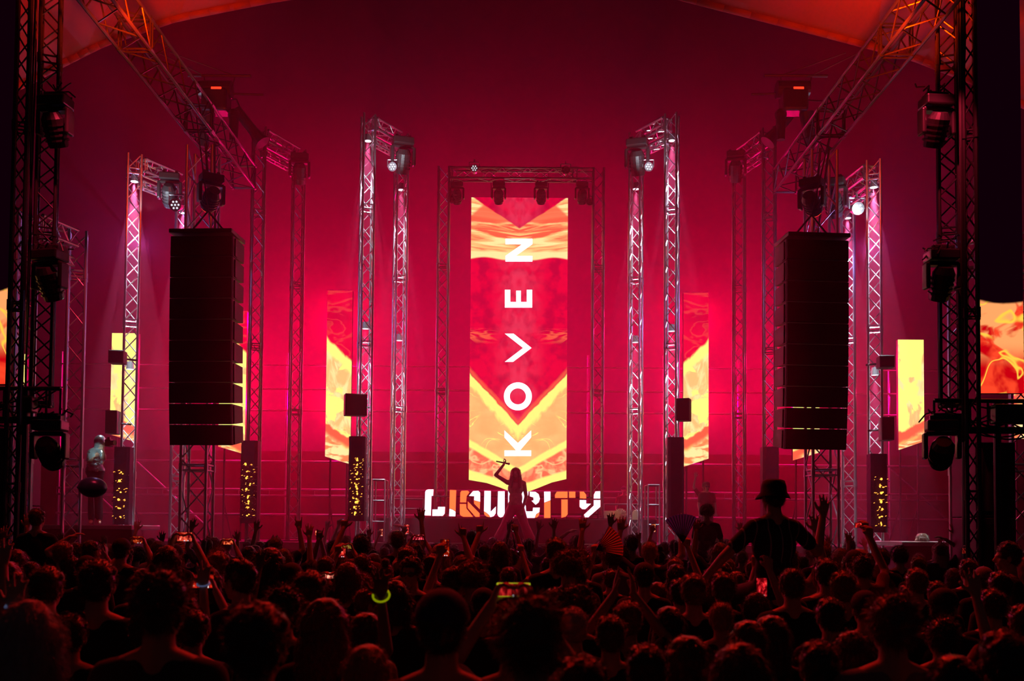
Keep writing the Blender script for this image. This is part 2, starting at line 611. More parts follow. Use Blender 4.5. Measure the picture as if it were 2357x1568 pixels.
# ------------------------------------------------------------------ trusses
def truss(mb, a, b_, w, roll=0.0, bay=0.29, rc=0.025, rl=0.011, module=2.9, seg=8):
    """square lattice truss from a to b_"""
    a, b_ = Vector(a), Vector(b_)
    d = b_ - a
    L = d.length
    q = d.to_track_quat('Z', 'Y')
    if abs(d.normalized().z) > .9:
        q = Matrix.Identity(3).to_quaternion()
        if d.z < 0: a, b_ = b_, a
    rot = Matrix.Rotation(roll, 3, 'Z')
    h = w / 2 - rc

    def P(ix, iy, t):
        return a + q @ (rot @ Vector((ix * h, iy * h, 0)) + Vector((0, 0, t)))
    cs = [(-1, -1), (1, -1), (1, 1), (-1, 1)]
    for c in cs:
        mb.tube(P(*c, 0), P(*c, L), rc, seg)
    n = max(1, round(L / bay))
    st_ = L / n
    for k in range(4):
        c0, c1 = cs[k], cs[(k + 1) % 4]
        ph = 0
        for i in range(n):
            A, B = (c0, c1) if (i + ph) % 2 == 0 else (c1, c0)
            mb.tube(P(*A, i * st_), P(*B, (i + 1) * st_), rl, 5, cap=False)
        t = 0.0
        while t <= L + 1e-3:
            for dt in (-.05, .05):
                tt = min(L, max(0, t + dt))
                mb.tube(P(*c0, tt), P(*c1, tt), rl * 1.2, 5, cap=False)
            t += module
        # coupling sleeves
        t = 0.0
        while t <= L + 1e-3:
            mb.tube(P(*c0, max(0, t - .07)), P(*c0, min(L, t + .07)), rc * 1.35, seg)
            t += module
    return mb


def base_z(Y, x):
    return STG if Y > 21.45 and abs(x) < 9.2 else 0.0


def portal(name, label, near, far, topz, w, m, cover=None, group=None, roll=None):
    """two truss columns joined by a short beam at the top. near/far = (x, Y)"""
    (xn, yn), (xf, yf) = near, far
    ang = math.atan2(yf - yn, xf - xn)
    rl = ang if roll is None else roll
    o = empty(name, (xn, yn, base_z(yn, xn)), label, 'truss tower', group)
    org = Vector(o.location)
    for (x, y) in (near, far):
        z0 = base_z(y, x)
        b = MB()
        truss(b, Vector((x, y, z0 + .03)) - org, Vector((x, y, topz)) - org, w, rl)
        c = b.build('truss_column', m, o)
        b = MB()
        b.bbox(Vector((x, y, z0 + .015)) - org, (w * 1.7, w * 1.7, .03), Matrix.Rotation(rl, 3, 'Z'), .005)
        b.build('base_plate', M['black_metal'], c)
    d = Vector((xf - xn, yf - yn, 0)).normalized()
    for zz, nm in ((topz - w / 2, 'top_beam'),):
        b = MB()
        truss(b, Vector((xn, yn, zz)) + d * w * .5 - org, Vector((xf, yf, zz)) - d * w * .5 - org, w, 0, .2)
        b.build(nm, m, o)
    b = MB()
    truss(b, Vector((xn, yn, topz - w * 1.75)) + d * w * .5 - org, Vector((xf, yf, topz - w * 1.75)) - d * w * .5 - org, w * .55, 0, .16, rc=.018)
    b.build('lower_beam', m, o)
    return o


# the portals: near column, far column (x, distance), height
PORT = {
    'L3': ((-3.03, 20.8), (-2.44, 21.8), 10.72), 'R3': ((3.35, 20.8), (2.73, 21.8), 10.78),
    'L2': ((-5.45, 21.2), (-4.85, 22.5), 10.6), 'R2': ((5.50, 21.2), (5.16, 22.5), 10.66),
    'L1': ((-7.17, 18.8), (-6.62, 19.9), 9.06), 'R1': ((6.88, 18.8), (6.68, 19.9), 9.06),
    'L0': ((-7.05, 14.2), (-6.70, 15.2), 6.50), 'R0': ((7.35, 14.6), (6.85, 15.4), 6.50),
}


def fitx(px, Y, py=700):
    return W(px, py, Y).x


# x positions read at mid height of each column
for k, (pxn, pxf) in {'L3': (842, 920), 'R3': (1546, 1463), 'L2': (590, 683), 'R2': (1771, 1701), 'L1': (303, 416),
                      'R1': (2013, 1952), 'L0': (60, 176), 'R0': (2345, 2203)}.items():
    n_, f_, h_ = PORT[k]
    PORT[k] = ((fitx(pxn, n_[1]), n_[1]), (fitx(pxf, f_[1]), f_[1]), h_)
TW = 0.29
labels = {
    'L3': 'tall white-lit aluminium truss portal standing just left of the centre screen',
    'R3': 'tall white-lit aluminium truss portal standing just right of the centre screen',
    'L2': 'tall red-hazed truss portal between left speaker hang and left centre banner screen',
    'R2': 'tall red-hazed truss portal between right speaker hang and right centre banner screen',
    'L1': 'bright white truss portal left of the left speaker hang',
    'R1': 'bright white truss portal right of the right speaker hang',
    'L0': 'short red-lit truss portal beside the black tower at the left edge',
    'R0': 'short red-lit truss portal behind the black tower at the right edge'}
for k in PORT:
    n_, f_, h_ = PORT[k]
    PORT[k] = (n_, f_, h_, portal('truss_portal', labels[k], n_, f_, h_, TW, M['alu'] if k[1] in '013' else M['alu_dim'], roll=R(22 if k[0] == 'L' else -22)))

# centre portal round the main screen: two columns and a wide beam, standing on the stage
Yc = 22.9
xa, xb = fitx(1019, Yc), fitx(1376, Yc)
zc = W(1190, 388, Yc).z
o = empty('centre_portal', (0, Yc, STG + .55), 'wide truss portal framing the tall centre screen', 'truss portal')
org = Vector(o.location)
for x in (xa, xb):
    b = MB(); truss(b, Vector((x, Yc, STG + .58)) - org, Vector((x, Yc, zc)) - org, TW)
    c = b.build('truss_column', M['alu_dim'], o)
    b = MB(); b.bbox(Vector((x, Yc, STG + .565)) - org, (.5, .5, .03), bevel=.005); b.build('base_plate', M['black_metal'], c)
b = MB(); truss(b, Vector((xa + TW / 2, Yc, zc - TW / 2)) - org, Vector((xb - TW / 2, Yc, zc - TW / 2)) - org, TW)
b.build('top_beam', M['alu_dim'], o)

# main speaker towers of heavier truss, each joined to a roof truss
TZ = 9.0
for sx, pxm, lab, lab2 in ((-1, 466, 'heavy truss tower behind the left speaker hang, topped by the roof truss', 'long horizontal roof truss running back over the left side'),
                           (1, 1889, 'heavy truss tower behind the right speaker hang, topped by the roof truss', 'long horizontal roof truss running back over the right side')):
    x = fitx(pxm, 18.3, 500)
    o = empty('speaker_tower', (x, 18.3, 0), lab, 'truss tower')
    b = MB(); truss(b, (0, 0, .05), (0, 0, TZ), .52, 0, .52, .03, .015, 3.0)
    b.build('truss_column', M['alu_dull'], o)
    b = MB(); b.bbox((0, 0, .025), (1.0, 1.0, .05), bevel=.01); b.build('base_plate', M['black_metal'], o)
    x2 = sx * 5.64
    o = empty('roof_truss', (x2, 11, TZ), lab2, 'truss')
    b = MB(); truss(b, (0, -2.5, .26), (0, 9.5, .26), .52, 0, .4, .028, .013, 3.0)
    b.build('lattice', M['dark_truss'], o)
    b = MB()
    for dx in (-.2, .2):
        b.path([Vector((dx * .4 + .05, 7.0, 0)), Vector((dx * .2 - .1 * sx, 7.1, -1.6))], .022, 6)
    b.build('hoist_sling', M['cable'], o)

# scaffold wall low behind the stage
o = empty('scaffold_wall', (0, 26.2, 0), 'low scaffold of horizontal rails behind the stage', 'scaffold')
for z, r, dbl in ((2.30, .03, 0), (2.80, .03, 1), (3.70, .03, 0), (5.05, .024, 0), (5.62, .024, 0), (6.25, .02, 0)):
    b = MB(); b.tube((-12, 0, z), (12, 0, z), r, 8)
    if dbl:
        b.tube((-12, 0, z + .16), (12, 0, z + .16), r, 8)
        for i in range(60):
            b.tube((-12 + i * .4, 0, z), (-12 + i * .4, 0, z + .16), .01, 5)
    b.build('rail', M['alu_dull'], o)
for i in range(13):
    b = MB(); x = -12 + 2 * i; b.tube((x, .12, 0), (x, .12, 6.6), .026, 8); b.build('standard', M['alu_dull'], o)
for x in (-12, -10, 8, 10):
    b = MB(); b.tube((x, .2, 3.7), (x + 2, .2, 1.9), .024, 8); b.build('brace', M['alu_dull'], o)
# dark drape on the lower scaffold
g = grid_sheet(lambda u, v: ((u - .5) * 30, 26.75 + .06 * math.sin(u * 160), .02 + v * 4.0), 260, 2)
tag(g.build('backing_drape', M['black_fabric'], smooth=True), 'black drape hanging low behind the stage scaffold', 'drape')


# ------------------------------------------------------------------ LED screens
def screen(name, label, px0, px1, pytop, pyb0, pyb1, Y, m, mid=None, cat='LED screen', group=None, depth=.12, stand=False):
    """hanging slab; bottom edge runs from pyb0 (left) over mid to pyb1 (right)"""
    pym = (pytop + pyb0) / 2
    x0, x1 = W(px0, pym, Y).x, W(px1, pym, Y).x
    xm = (x0 + x1) / 2
    zt = W((px0 + px1) / 2, pytop, Y).z
    z0, z1 = W(px0, pyb0, Y).z, W(px1, pyb1, Y).z
    o = empty(name, (xm, Y, zt), label, cat, group)
    hw = (x1 - x0) / 2
    pts = [(-hw, 0), (-hw, z0 - zt)]
    if mid:
        for (px, py) in mid:
            p = W(px, py, Y)
            pts.append((p.x - xm, p.z - zt))
    pts += [(hw, z1 - zt), (hw, 0)]
    b = MB(); b.prism(pts, 0.0, .015); b.build('display_face', m, o)
    b = MB(); b.prism(pts, .015, depth); b.build('housing', M['plastic'], o)
    if stand:
        b = MB(); b.tube((0, .16, 0), (0, .16, -zt), .025, 8); b.build('stand', M['black_metal'], o)
    return o, xm, zt, hw


CS, cxm, czt, chw = screen('centre_screen', 'tall narrow centre screen showing flames and white word KOVEN', 1082, 1305.5, 455, 1105, 1103, 24.0, led_center(),
                           mid=[(1120, 1112), (1150, 1122), (1178, 1133), (1196, 1138), (1214, 1133), (1240, 1123), (1270, 1111)])


def pxz(px, py, Y=23.985):
    p = W(px, py, Y)
    return (p.x - cxm, p.z - czt)


LETTERS = {
    'K': [[(1161, 1037), (1161, 1050), (1222.5, 1050), (1222.5, 1037)],
          [(1161, 991), (1161, 1007), (1188, 1037), (1197, 1037), (1222.5, 1007), (1222.5, 991), (1192, 1020)]],
    'V': [[(1162, 768), (1182, 768), (1223.5, 801), (1181, 833), (1162, 833), (1204, 801)]],
    'E': [[(1162, 667), (1162, 708), (1225, 708), (1225, 667), (1212.5, 667), (1212.5, 695), (1199, 695), (1199, 669), (1188, 669), (1188, 695), (1174.7, 695), (1174.7, 667)]],
    'N': [[(1163.4, 549.5), (1163.4, 562), (1202, 562), (1163.4, 589), (1163.4, 602), (1225.4, 602), (1225.4, 589), (1187, 589), (1225.4, 562), (1225.4, 549.5)]],
}
for k, polys in LETTERS.items():
    b = MB()
    for p in polys:
        b.prism([pxz(*q) for q in p], -.012, 0.002)
    b.build('letter', M['white_glow'], CS)
b = MB()
cx, cy, ro, ri = 1192, 912.5, 32.2, 18.6
NO = 48
for k in range(NO):
    t0, t1 = 2 * math.pi * k / NO, 2 * math.pi * (k + 1) / NO
    b.prism([pxz(cx + math.cos(t) * r, cy + math.sin(t) * r) for (t, r) in ((t0, ro), (t1, ro), (t1, ri), (t0, ri))], -.012, .002)
b.build('letter', M['white_glow'], CS)
# two carrying wires up to the portal beam
b = MB()
for dx in (-.7, .7):
    b.tube((dx, .06, 0), (dx, .06, zc + .4 - czt), .012, 6)
b.tube((-1.2, .06, zc + .4 - czt), (1.2, .06, zc + .4 - czt), .03, 8)
for dx in (-1.15, 1.15):
    b.tube((dx, .06, zc + .4 - czt), (dx, -1.1, zc - czt + .02), .02, 6)
b.build('suspension', M['black_metal'], CS)

screens = [
    # name, label, x0, x1, top, bottom left, bottom right, Y, args(side, top_h, slope, low_h, low_slope, seed, warm)
    ('left inner banner screen standing beside the left centre truss portal', 751, 809, 669, 1051, 1069, 23.6, (-1, 140, .95, 335, .45, 31, .35)),
    ('right inner banner screen standing beside the right centre truss portal', 1573, 1631, 674, 1075, 1056, 23.6, (1, 140, .95, 335, .45, 31, .35)),
    ('left banner screen partly hidden behind the left speaker hang', 505, 566, 716, 1028, 1046, 22.9, (-1, 60, 1.1, 290, .6, 47, .75)),
    ('right banner screen almost hidden behind the right speaker hang', 1825, 1886, 722, 1060, 1042, 22.9, (1, 60, 1.1, 300, .6, 47, .75)),
    ('yellow banner screen behind the left outer white truss portal', 255, 316, 767, 1000, 1018, 22.3, (-1, -60, .4, 195, .4, 58, .8)),
    ('yellow banner screen right of the right outer white truss portal', 2068, 2127, 782, 1036, 1016, 22.3, (1, -60, .4, 195, .4, 58, .8)),
]
for i, (lab, x0, x1, t, b0, b1, Y, a) in enumerate(screens):
    m_ = led_panel('banner_footage_%d' % i, *a)
    o, xm, zt, hw = screen('banner_screen', lab, x0, x1, t, b0, b1, Y, m_)
    # rear stand down to the stage or ground
    bz = base_z(Y, xm)
    b = MB()
    for dx in (-.2, .2):
        b.tube((dx, .16, .0), (dx, .16, bz - zt), .025, 8)
        b.tube((dx, .16, bz - zt + .9), (dx, .9, bz - zt + .02), .02, 6)
    b.tube((-.2, .16, bz - zt + .6), (.2, .16, bz - zt + .6), .02, 6)
    b.build('stand', M['black_metal'], o)

# side screens close to the camera, black picture above the flames
sL, *_ = screen('side_screen', 'large side screen at the left edge, black above and flames below', -150, 24, -15, 884, 884, 14.1, led_side('left_side_footage', 372 + 66, 71))
sR, *_ = screen('side_screen', 'large side screen near the right edge, black above and flames below', 2249, 2352, -15, 905, 905, 14.1, led_side('right_side_footage', 451, 85))
screen('strip_screen', 'narrow orange screen seen through the left black tower', 44, 58, 815, 1010, 1010, 22.6, led_panel('left_strip_footage', -1, -60, .4, 150, .4, 77, .8), cat='LED screen', stand=True)
screen('strip_screen', 'narrow orange screen seen behind the right side screen', 2334, 2357, 700, 1010, 1010, 22.6, led_panel('right_strip_footage', 1, -60, .4, 200, .4, 79, .8), cat='LED screen', stand=True)

# ------------------------------------------------------------------ the illuminated letter sign
SY = 22.55
sx0 = W(980, 1190, SY).x
sz0 = W(1180, 1193, SY).z
SG = empty('illuminated_sign', (W(1180, 1190, SY).x, SY, STG + .55), 'white and orange illuminated letter sign reading LIQUICITY on the riser', 'sign')
so = Vector(SG.location)


def sp(cx, cy):
    p = W(960 + cx / 5.357, 1040 + cy / 5.357, SY)
    return (p.x - so.x, p.z - so.z)


S_, O_ = 0, 1
SIGN = [
    [(0, [(92, 785), (100, 495), (112, 475), (135, 465), (202, 465), (198, 545), (178, 545), (170, 788)]), (0, [(187, 792), (190, 712), (255, 712), (258, 680), (345, 680), (340, 765), (315, 792)])],
    [(1, [(399, 700), (403, 472), (482, 475), (474, 735), (440, 712)]), (0, [(395, 795), (399, 704), (438, 716), (474, 740), (472, 798)])],
    [(1, [(530, 625), (533, 505), (548, 482), (625, 480), (645, 500), (610, 550), (605, 625)]), (1, [(527, 645), (605, 645), (608, 700), (690, 803), (570, 803), (535, 785), (527, 765)]),
     (1, [(625, 612), (770, 760), (770, 803), (720, 803), (625, 695)]), (0, [(640, 545), (690, 485), (755, 482), (778, 505), (778, 618), (702, 598), (705, 550)]), (1, [(702, 602), (776, 622), (772, 710), (702, 640)])],
    [(0, [(825, 735), (830, 482), (910, 485), (907, 740), (972, 675), (970, 760), (945, 795), (905, 808), (888, 780), (850, 748)]), (1, [(825, 740), (848, 752), (884, 783), (900, 808), (860, 802), (830, 775)]),
     (0, [(998, 488), (1080, 488), (1080, 760), (1060, 800), (1030, 812), (1005, 800), (990, 770)])],
    [(0, [(1122, 488), (1192, 488), (1192, 815), (1122, 815)])],
    [(0, [(1255, 530), (1285, 490), (1375, 490), (1370, 540), (1340, 550), (1335, 640), (1255, 640)]), (0, [(1390, 492), (1460, 495), (1500, 525), (1515, 580), (1500, 625), (1462, 655), (1410, 605), (1435, 600), (1435, 565), (1390, 550)]),
     (0, [(1255, 662), (1340, 662), (1345, 735), (1425, 735), (1430, 690), (1513, 690), (1508, 745), (1468, 770), (1450, 817), (1290, 817), (1255, 780)]), (1, [(1508, 750), (1505, 780), (1488, 805), (1455, 817), (1472, 774)])],
    [(0, [(1566, 492), (1645, 492), (1645, 598), (1568, 628)]), (1, [(1568, 633), (1645, 603), (1645, 817), (1567, 817)])],
    [(1, [(1702, 570), (1702, 530), (1725, 492), (1855, 492), (1855, 570)]), (1, [(1875, 492), (1952, 492), (1952, 568), (1875, 568)]), (1, [(1780, 590), (1857, 590), (1857, 770), (1835, 800), (1780, 815)])],
    [(1, [(2008, 492), (2055, 492), (2085, 530), (2085, 578), (2008, 575)]), (0, [(2178, 578), (2180, 530), (2200, 490), (2258, 487), (2258, 578)]),
     (0, [(2005, 595), (2085, 597), (2085, 640), (2145, 642), (2075, 710), (2035, 708), (2005, 680)]), (0, [(2178, 597), (2260, 597), (2260, 680), (2110, 810), (2060, 808), (2060, 775), (2178, 665)])],
]
for pieces in SIGN:
    b = MB()
    for c, poly in pieces:
        q = [sp(*p) for p in poly]
        b.mi = c
        b.prism(q, 0, .012, side=2)
        mx_, mz_ = sum(p[0] for p in q) / len(q), sum(p[1] for p in q) / len(q)
        b.mi = 2
        b.prism([(mx_ + (p[0] - mx_) * 1.06, mz_ + (p[1] - mz_) * 1.04) for p in q], .014, .10, side=2)
    b.build('letter', [M['sign_white'], M['sign_orange'], M['sign_side']], SG)
b = MB()
for z in (.12, .5):
    b.tube((sp(95, 0)[0], .13, z), (sp(2250, 0)[0], .13, z), .018, 6)
for k in range(12):
    x = sp(95 + k * 195, 0)[0]
    b.tube((x, .13, 0), (x, .13, .55), .015, 6)
b.build('mounting_rail', M['black_metal'], SG)
V3 = Vector
# ------------------------------------------------------------------ speaker hangs
def speaker_array(label, pxc, pyt, pyb, Y, yaw):
    p = W(pxc, pyt, Y)
    zb = W(pxc, pyb, Y).z
    o = empty('speaker_array', (p.x, Y, p.z), label, 'line array speaker', None, yaw)
    n = 10
    H = (p.z - zb - .1) / n
    w, d = 1.1, .62
    b = MB(); b.bbox((0, .3, -.03), (w, .75, .07), bevel=.01)
    for dx in (-.35, .35):
        b.tube((dx, .3, 0), (0, .3, .42), .018, 6)
    b.tube((0, .3, .4), ((5.64 if p.x > 0 else -5.64) - p.x, .3, TZ - p.z + .2), .012, 6)
    b.build('bumper_frame', M['black_metal'], o)
    z, y, ang = -.10, 0.0, 0.0
    for k in range(n):
        ang += R((0, .2, .3, .4, .5, .6, .8, 1.0, 1.3, 1.6)[k])
        mx = Matrix.Translation((0, y, z)) @ Matrix.Rotation(ang, 4, 'X')
        b = MB()
        hb = H * (.86 if k else .95)
        vs = []
        for yy, hh in ((.03, H - .012), (d, hb - .03)):
            off = (H - .012 - hh) / 2
            for (x_, z_) in ((-w / 2, -off), (w / 2, -off), (w / 2, -off - hh), (-w / 2, -off - hh)):
                vs.append(mx @ Vector((x_, yy, z_)))
        b.v = vs
        for q in [(0, 3, 2, 1), (4, 5, 6, 7), (0, 1, 5, 4), (1, 2, 6, 5), (2, 3, 7, 6), (3, 0, 4, 7)]:
            b.face(*q)
        for sx in (-1, 1):
            b.box((sx * (w / 2 + .012) - .012, .1, -H + .03), (sx * (w / 2 + .012) + .012, .2, -.03), mx)
        c = b.build('speaker_cabinet', M['cabinet'], o)
        b = MB()
        b.box((-w / 2 + .01, 0, -H + .02), (w / 2 - .01, .03, -.008), mx)
        b.build('grille', M['grille'], c)
        dv = mx @ Vector((0, 0, -H)) - Vector((0, y, z))
        y += dv.y
        z += dv.z
    return o


speaker_array('tall dark speaker hang left of the stage, in front of the truss tower', 464, 529, 1026, 17.0, R(-3))
speaker_array('tall dark speaker hang right of the stage, in front of the truss tower', 1883, 538, 1036, 17.0, R(4))


# ------------------------------------------------------------------ lighting fixtures
def moving_head(loc, label, k=1.0, yaw=0.0, tilt=0.0, up=False, lens=None, group=None):
    """moving light hanging by its base from loc"""
    o = empty('moving_head_light', loc, label, 'stage light', group, yaw)
    s = 1 if up else -1
    b = MB(); b.bbox((0, 0, s * .07 * k), (.36 * k, .26 * k, .13 * k), bevel=.02 * k)
    for dx in (-.11, .11):
        b.bbox((dx * k, 0, -s * .02 * k), (.05 * k, .06 * k, .07 * k), bevel=.008)
    b.build('base', M['plastic'], o)
    b = MB()
    b.bbox((0, 0, s * .17 * k), (.38 * k, .14 * k, .05 * k), bevel=.015 * k)
    for dx in (-.19, .19):
        b.bbox((dx * k, 0, s * .32 * k), (.055 * k, .15 * k, .32 * k), bevel=.02 * k)
    b.build('yoke', M['plastic'], o)
    b = MB()
    c = Vector((0, 0, s * .40 * k))
    rot = Matrix.Rotation(tilt, 3, 'X')
    ax = rot @ Vector((0, 0, s))
    b.tube(c - ax * .12 * k, c + ax * .2 * k, .135 * k, 16, .12 * k)
    b.tube(c - ax * .2 * k, c - ax * .12 * k, .09 * k, 16, .135 * k)
    for t in (-.06, 0, .06, .12):
        b.tube(c + ax * t * k, c + ax * (t + .02) * k, .142 * k, 16)
    h = b.build('lamp_head', M['plastic'], o, smooth=False)
    b = MB(); b.tube(c + ax * .2 * k, c + ax * .215 * k, .11 * k, 16)
    b.build('lens', lens or M['lens'], h)
    return o


def par(loc, label, k=1.0, aim=(0, -1, -.1), lit=True, group=None):
    """round LED wash light: yoke, can and a face of seven little lenses"""
    o = empty('wash_light', loc, label, 'stage light', group)
    a = Vector(aim).normalized()
    q = a.to_track_quat('Z', 'Y')
    b = MB()
    b.tube((-.13 * k, 0, -.02), (.13 * k, 0, -.02), .015 * k, 6)
    for dx in (-.13, .13):
        b.tube((dx * k, 0, -.02), (dx * k, 0, -.2 * k), .013 * k, 6)
    b.tube((0, 0, .06 * k), (0, 0, -.02), .02 * k, 6)
    b.build('yoke', M['alu_dull'], o)
    c = Vector((0, 0, -.2 * k))
    b = MB(); b.tube(c - a * .12 * k, c + a * .06 * k, .08 * k, 14, .11 * k)
    h = b.build('lamp_can', M['alu_dull'] if lit else M['plastic'], o)
    b = MB()
    for r, n in ((0, 1), (.06, 6)):
        for i in range(n):
            t = 2 * math.pi * i / n
            p = c + a * .062 * k + q @ Vector((math.cos(t) * r * k, math.sin(t) * r * k, 0))
            b.ball(p, .017 * k, 8, 6)
    b.build('lens_face', M['white_led'] if lit else M['lens'], h)
    return o


# white lamps inside the columns that light the lattice, with their small housings
def tower_lamp(loc, label, e, ang=16, col=(.86, .88, 1.0), down=True):
    o = empty('truss_lamp', loc, label, 'stage light', 'white lamps shining down inside the truss columns')
    b = MB(); b.tube((0, 0, 0), (0, 0, .14), .075, 14, .06); b.build('housing', M['alu_dull'], o)
    b = MB(); b.tube((0, 0, -.005), (0, 0, .0), .07, 14); b.build('lens', M['white_led'], o)
    spot(Vector(loc) - Vector((0, 0, .02)), Vector(loc) - Vector((0, 0, 5)), e, col, ang, .6, .03)
    return o


WL = 'small white lamp shining down inside '
zN = lambda px, py, Y: W(px, py, Y).z
for k, side in (('L3', 'left'), ('R3', 'right')):
    (xn, yn), (xf, yf), h, _ = PORT[k]
    tower_lamp((xn, yn, h - .55), WL + 'the outer column top, ' + side + ' centre portal', 4200, 24)
    tower_lamp((xf, yf, h - 1.25), WL + 'the inner column top, ' + side + ' centre portal', 3000, 24)
    tower_lamp((xn, yn, zN(845, 757, yn)), WL + 'the outer column middle, ' + side + ' centre portal', 2000, 24)
    tower_lamp((xf, yf, zN(920, 784, yf)), WL + 'the inner column middle, ' + side + ' centre portal', 1800, 24)
for k, side in (('L1', 'left'), ('R1', 'right')):
    (xn, yn), (xf, yf), h, _ = PORT[k]
    tower_lamp((xn, yn, h - .5), WL + 'the outer column top, ' + side + ' outer portal', 11000, 24)
    tower_lamp((xf, yf, h - .75), WL + 'the inner column top, ' + side + ' outer portal', 7000, 24)
    tower_lamp((xn, yn, zN(303, 850, yn)), WL + 'the outer column middle, ' + side + ' outer portal', 2600, 24)
    # bare spot without a housing near the column top, grazing the beam from below
    spot((xn + (.45 if k[0] == 'L' else -.45), yn - .5, h - 1.2), ((xn + xf) / 2, (yn + yf) / 2, h), 60, (.86, .88, 1), 90, .7, .05)
    point((xn, yn + .30, h - 1.6), 60, (.42, .30, 1.0), 'violet_fill')  # hidden point added to tint the air violet round the white column
for k in ('L3', 'R3'):
    (xn, yn), (xf, yf), h, _ = PORT[k]
    spot((xn + (.5 if k[0] == 'L' else -.5), yn - .4, h - 1.3), ((xn + xf) / 2, (yn + yf) / 2, h), 60, (.9, .85, 1), 90, .7, .05)

for sx in (-1, 1):
    spot((sx * 5.4, 12.6, 8.9), (sx * 6.9, 15, 4.0), 900, (1, .03, .08), 34, .8, .05)
# fixtures hung from the portals
g_ = None


def at(px, py, Y):
    return W(px, py, Y)


moving_head(at(928, 318, 21.3), 'large dark moving light hanging at the inner end of left centre portal', 1.25, .3, .5)
moving_head(at(1467, 322, 21.3), 'large dark moving light hanging at the inner end of right centre portal', 1.25, -.3, .5)
par(at(905, 366, 21.2), 'small round wash light left of the big lamp on left centre portal', .9, (-.2, -1, -.2))
par(at(1492, 366, 21.2), 'small round wash light right of the big lamp on right centre portal', .9, (.2, -1, -.2))
moving_head(at(392, 400, 18.9), 'dark moving light hanging beneath the left outer white beam', 1.05, .2, .7)
par(at(407, 446, 18.6), 'bright round wash light with seven lenses under left outer beam', 1.1, (-.1, -1, -.25))
moving_head(at(1918, 412, 18.9), 'dark moving light tilted beneath the right outer white beam', 1.2, -.5, .8)
par(at(1972, 454, 18.6), 'bright round wash light with seven lenses under right outer beam', 1.1, (.1, -1, -.25))
moving_head(at(487, 402, 17.6), 'dark moving light with red face in front of left speaker tower', 1.1, .6, 1.1, lens=M['red_led'])
moving_head(at(1868, 412, 17.6), 'dark moving light with red face in front of right speaker tower', 1.1, -.6, 1.1, lens=M['red_led'])
moving_head(at(690, 355, 21.9), 'red-hazed moving light at the inner end of left middle portal', 1.1, .2, .4)
moving_head(at(1693, 350, 21.9), 'red-hazed moving light at the inner end of right middle portal', 1.1, -.2, .4)
par(at(1092, 372, 22.8), 'small wash light on top of the centre portal, left part', .9, (0, -1, .1))
par(at(1302, 376, 22.8), 'small wash light on top of the centre portal, right part', .9, (0, -1, .1), False)
for px, w_ in ((1052, 'leftmost'), (1148, 'second from left'), (1246, 'second from right'), (1340, 'rightmost')):
    moving_head(at(px, 421, 22.85), 'dark moving light under the centre portal beam, ' + w_ + ' of four', .8, 0, .7)
par(at(1039, 444, 22.85), 'tiny wash light beside the left column top of the centre portal', .8, (0, -1, 0), False)
par(at(1357, 450, 22.85), 'tiny wash light beside the right column top of the centre portal', .8, (0, -1, 0), False)


# winch clusters high on the roof trusses
for (px, lab, sx) in ((505, 'dark winch cluster with drums hanging by the left roof truss', 1), (1832, 'dark winch cluster with drums hanging by the right roof truss', -1)):
    p = at(px, 178, 19.2)
    o = empty('chain_hoist', p, lab, 'hoist')
    b = MB()
    b.tube((-.62, 0, 0.03), (.62, 0, .03), .03, 8)
    b.tube((sx * .1, .1, -.28), (sx * .85, .1, -.30), .022, 8)
    b.build('crossbar', M['black_metal'], o)
    b = MB(); b.tube((-.38, 0, -.25), (.25, 0, -.25), .17, 18); b.bbox((-.05, 0, -.5), (.5, .4, .45), bevel=.05)
    b.build('drum', M['plastic'], o)
    b = MB(); b.tube((sx * .3, 0, -.75), (sx * .3, 0, -1.25), .10, 12, .08); b.ball((sx * .3, 0, -.75), .12); b.build('chain_bag', M['black_fabric'], o)
    b = MB(); b.tube((-sx * .2, 0, -.7), (-sx * .32, .1, -1.35), .14, 14, .10); b.build('lamp_body', M['plastic'], o)
    b = MB(); b.bbox((0, -.19, -.30), (.20, .02, .05), bevel=.005); b.build('red_lamp', M['red_led'], o)
    b = MB()
    for dx in (-.3, .3):
        b.tube((dx, 0, 0), (dx * .8, 0, -.3), .012, 6)
        b.tube((dx, 0, .03), (-sx * 1.0 + dx * .4, -.3, .75 - .4), .012, 6)
    b.build('sling', M['cable'], o)
# wide round lamp housing between roof truss and middle portals (pale nozzle)
for (px, py, sx, lab) in ((566, 280, 1, 'long dark beam projector slanting down left of the left middle portal'), (1806, 280, -1, 'long dark beam projector slanting down right of the right middle portal')):
    p = at(px, py, 19.6)
    o = empty('beam_projector', p, lab, 'stage light')
    ax = Vector((sx * .62, 0, -.78)).normalized()
    b = MB(); b.tube(-ax * .3, ax * .25, .1, 14); b.tube(ax * .25, ax * .55, .10, 14, .16); b.build('barrel', M['plastic'], o)
    b = MB(); b.tube((0, 0, .0), (-sx * .2, 0, .45), .018, 6); b.tube((-sx * .2, 0, .45), (-sx * .62, -.5, .2), .018, 6); b.build('bracket', M['black_metal'], o)
    spot(p + ax * .6, p + ax * 5, 140, (1, .03, .03), 26, .8, .04)

# ------------------------------------------------------------------ column dressing: dark base covers and glowing specks for amber reflections
rs = random.Random(3)


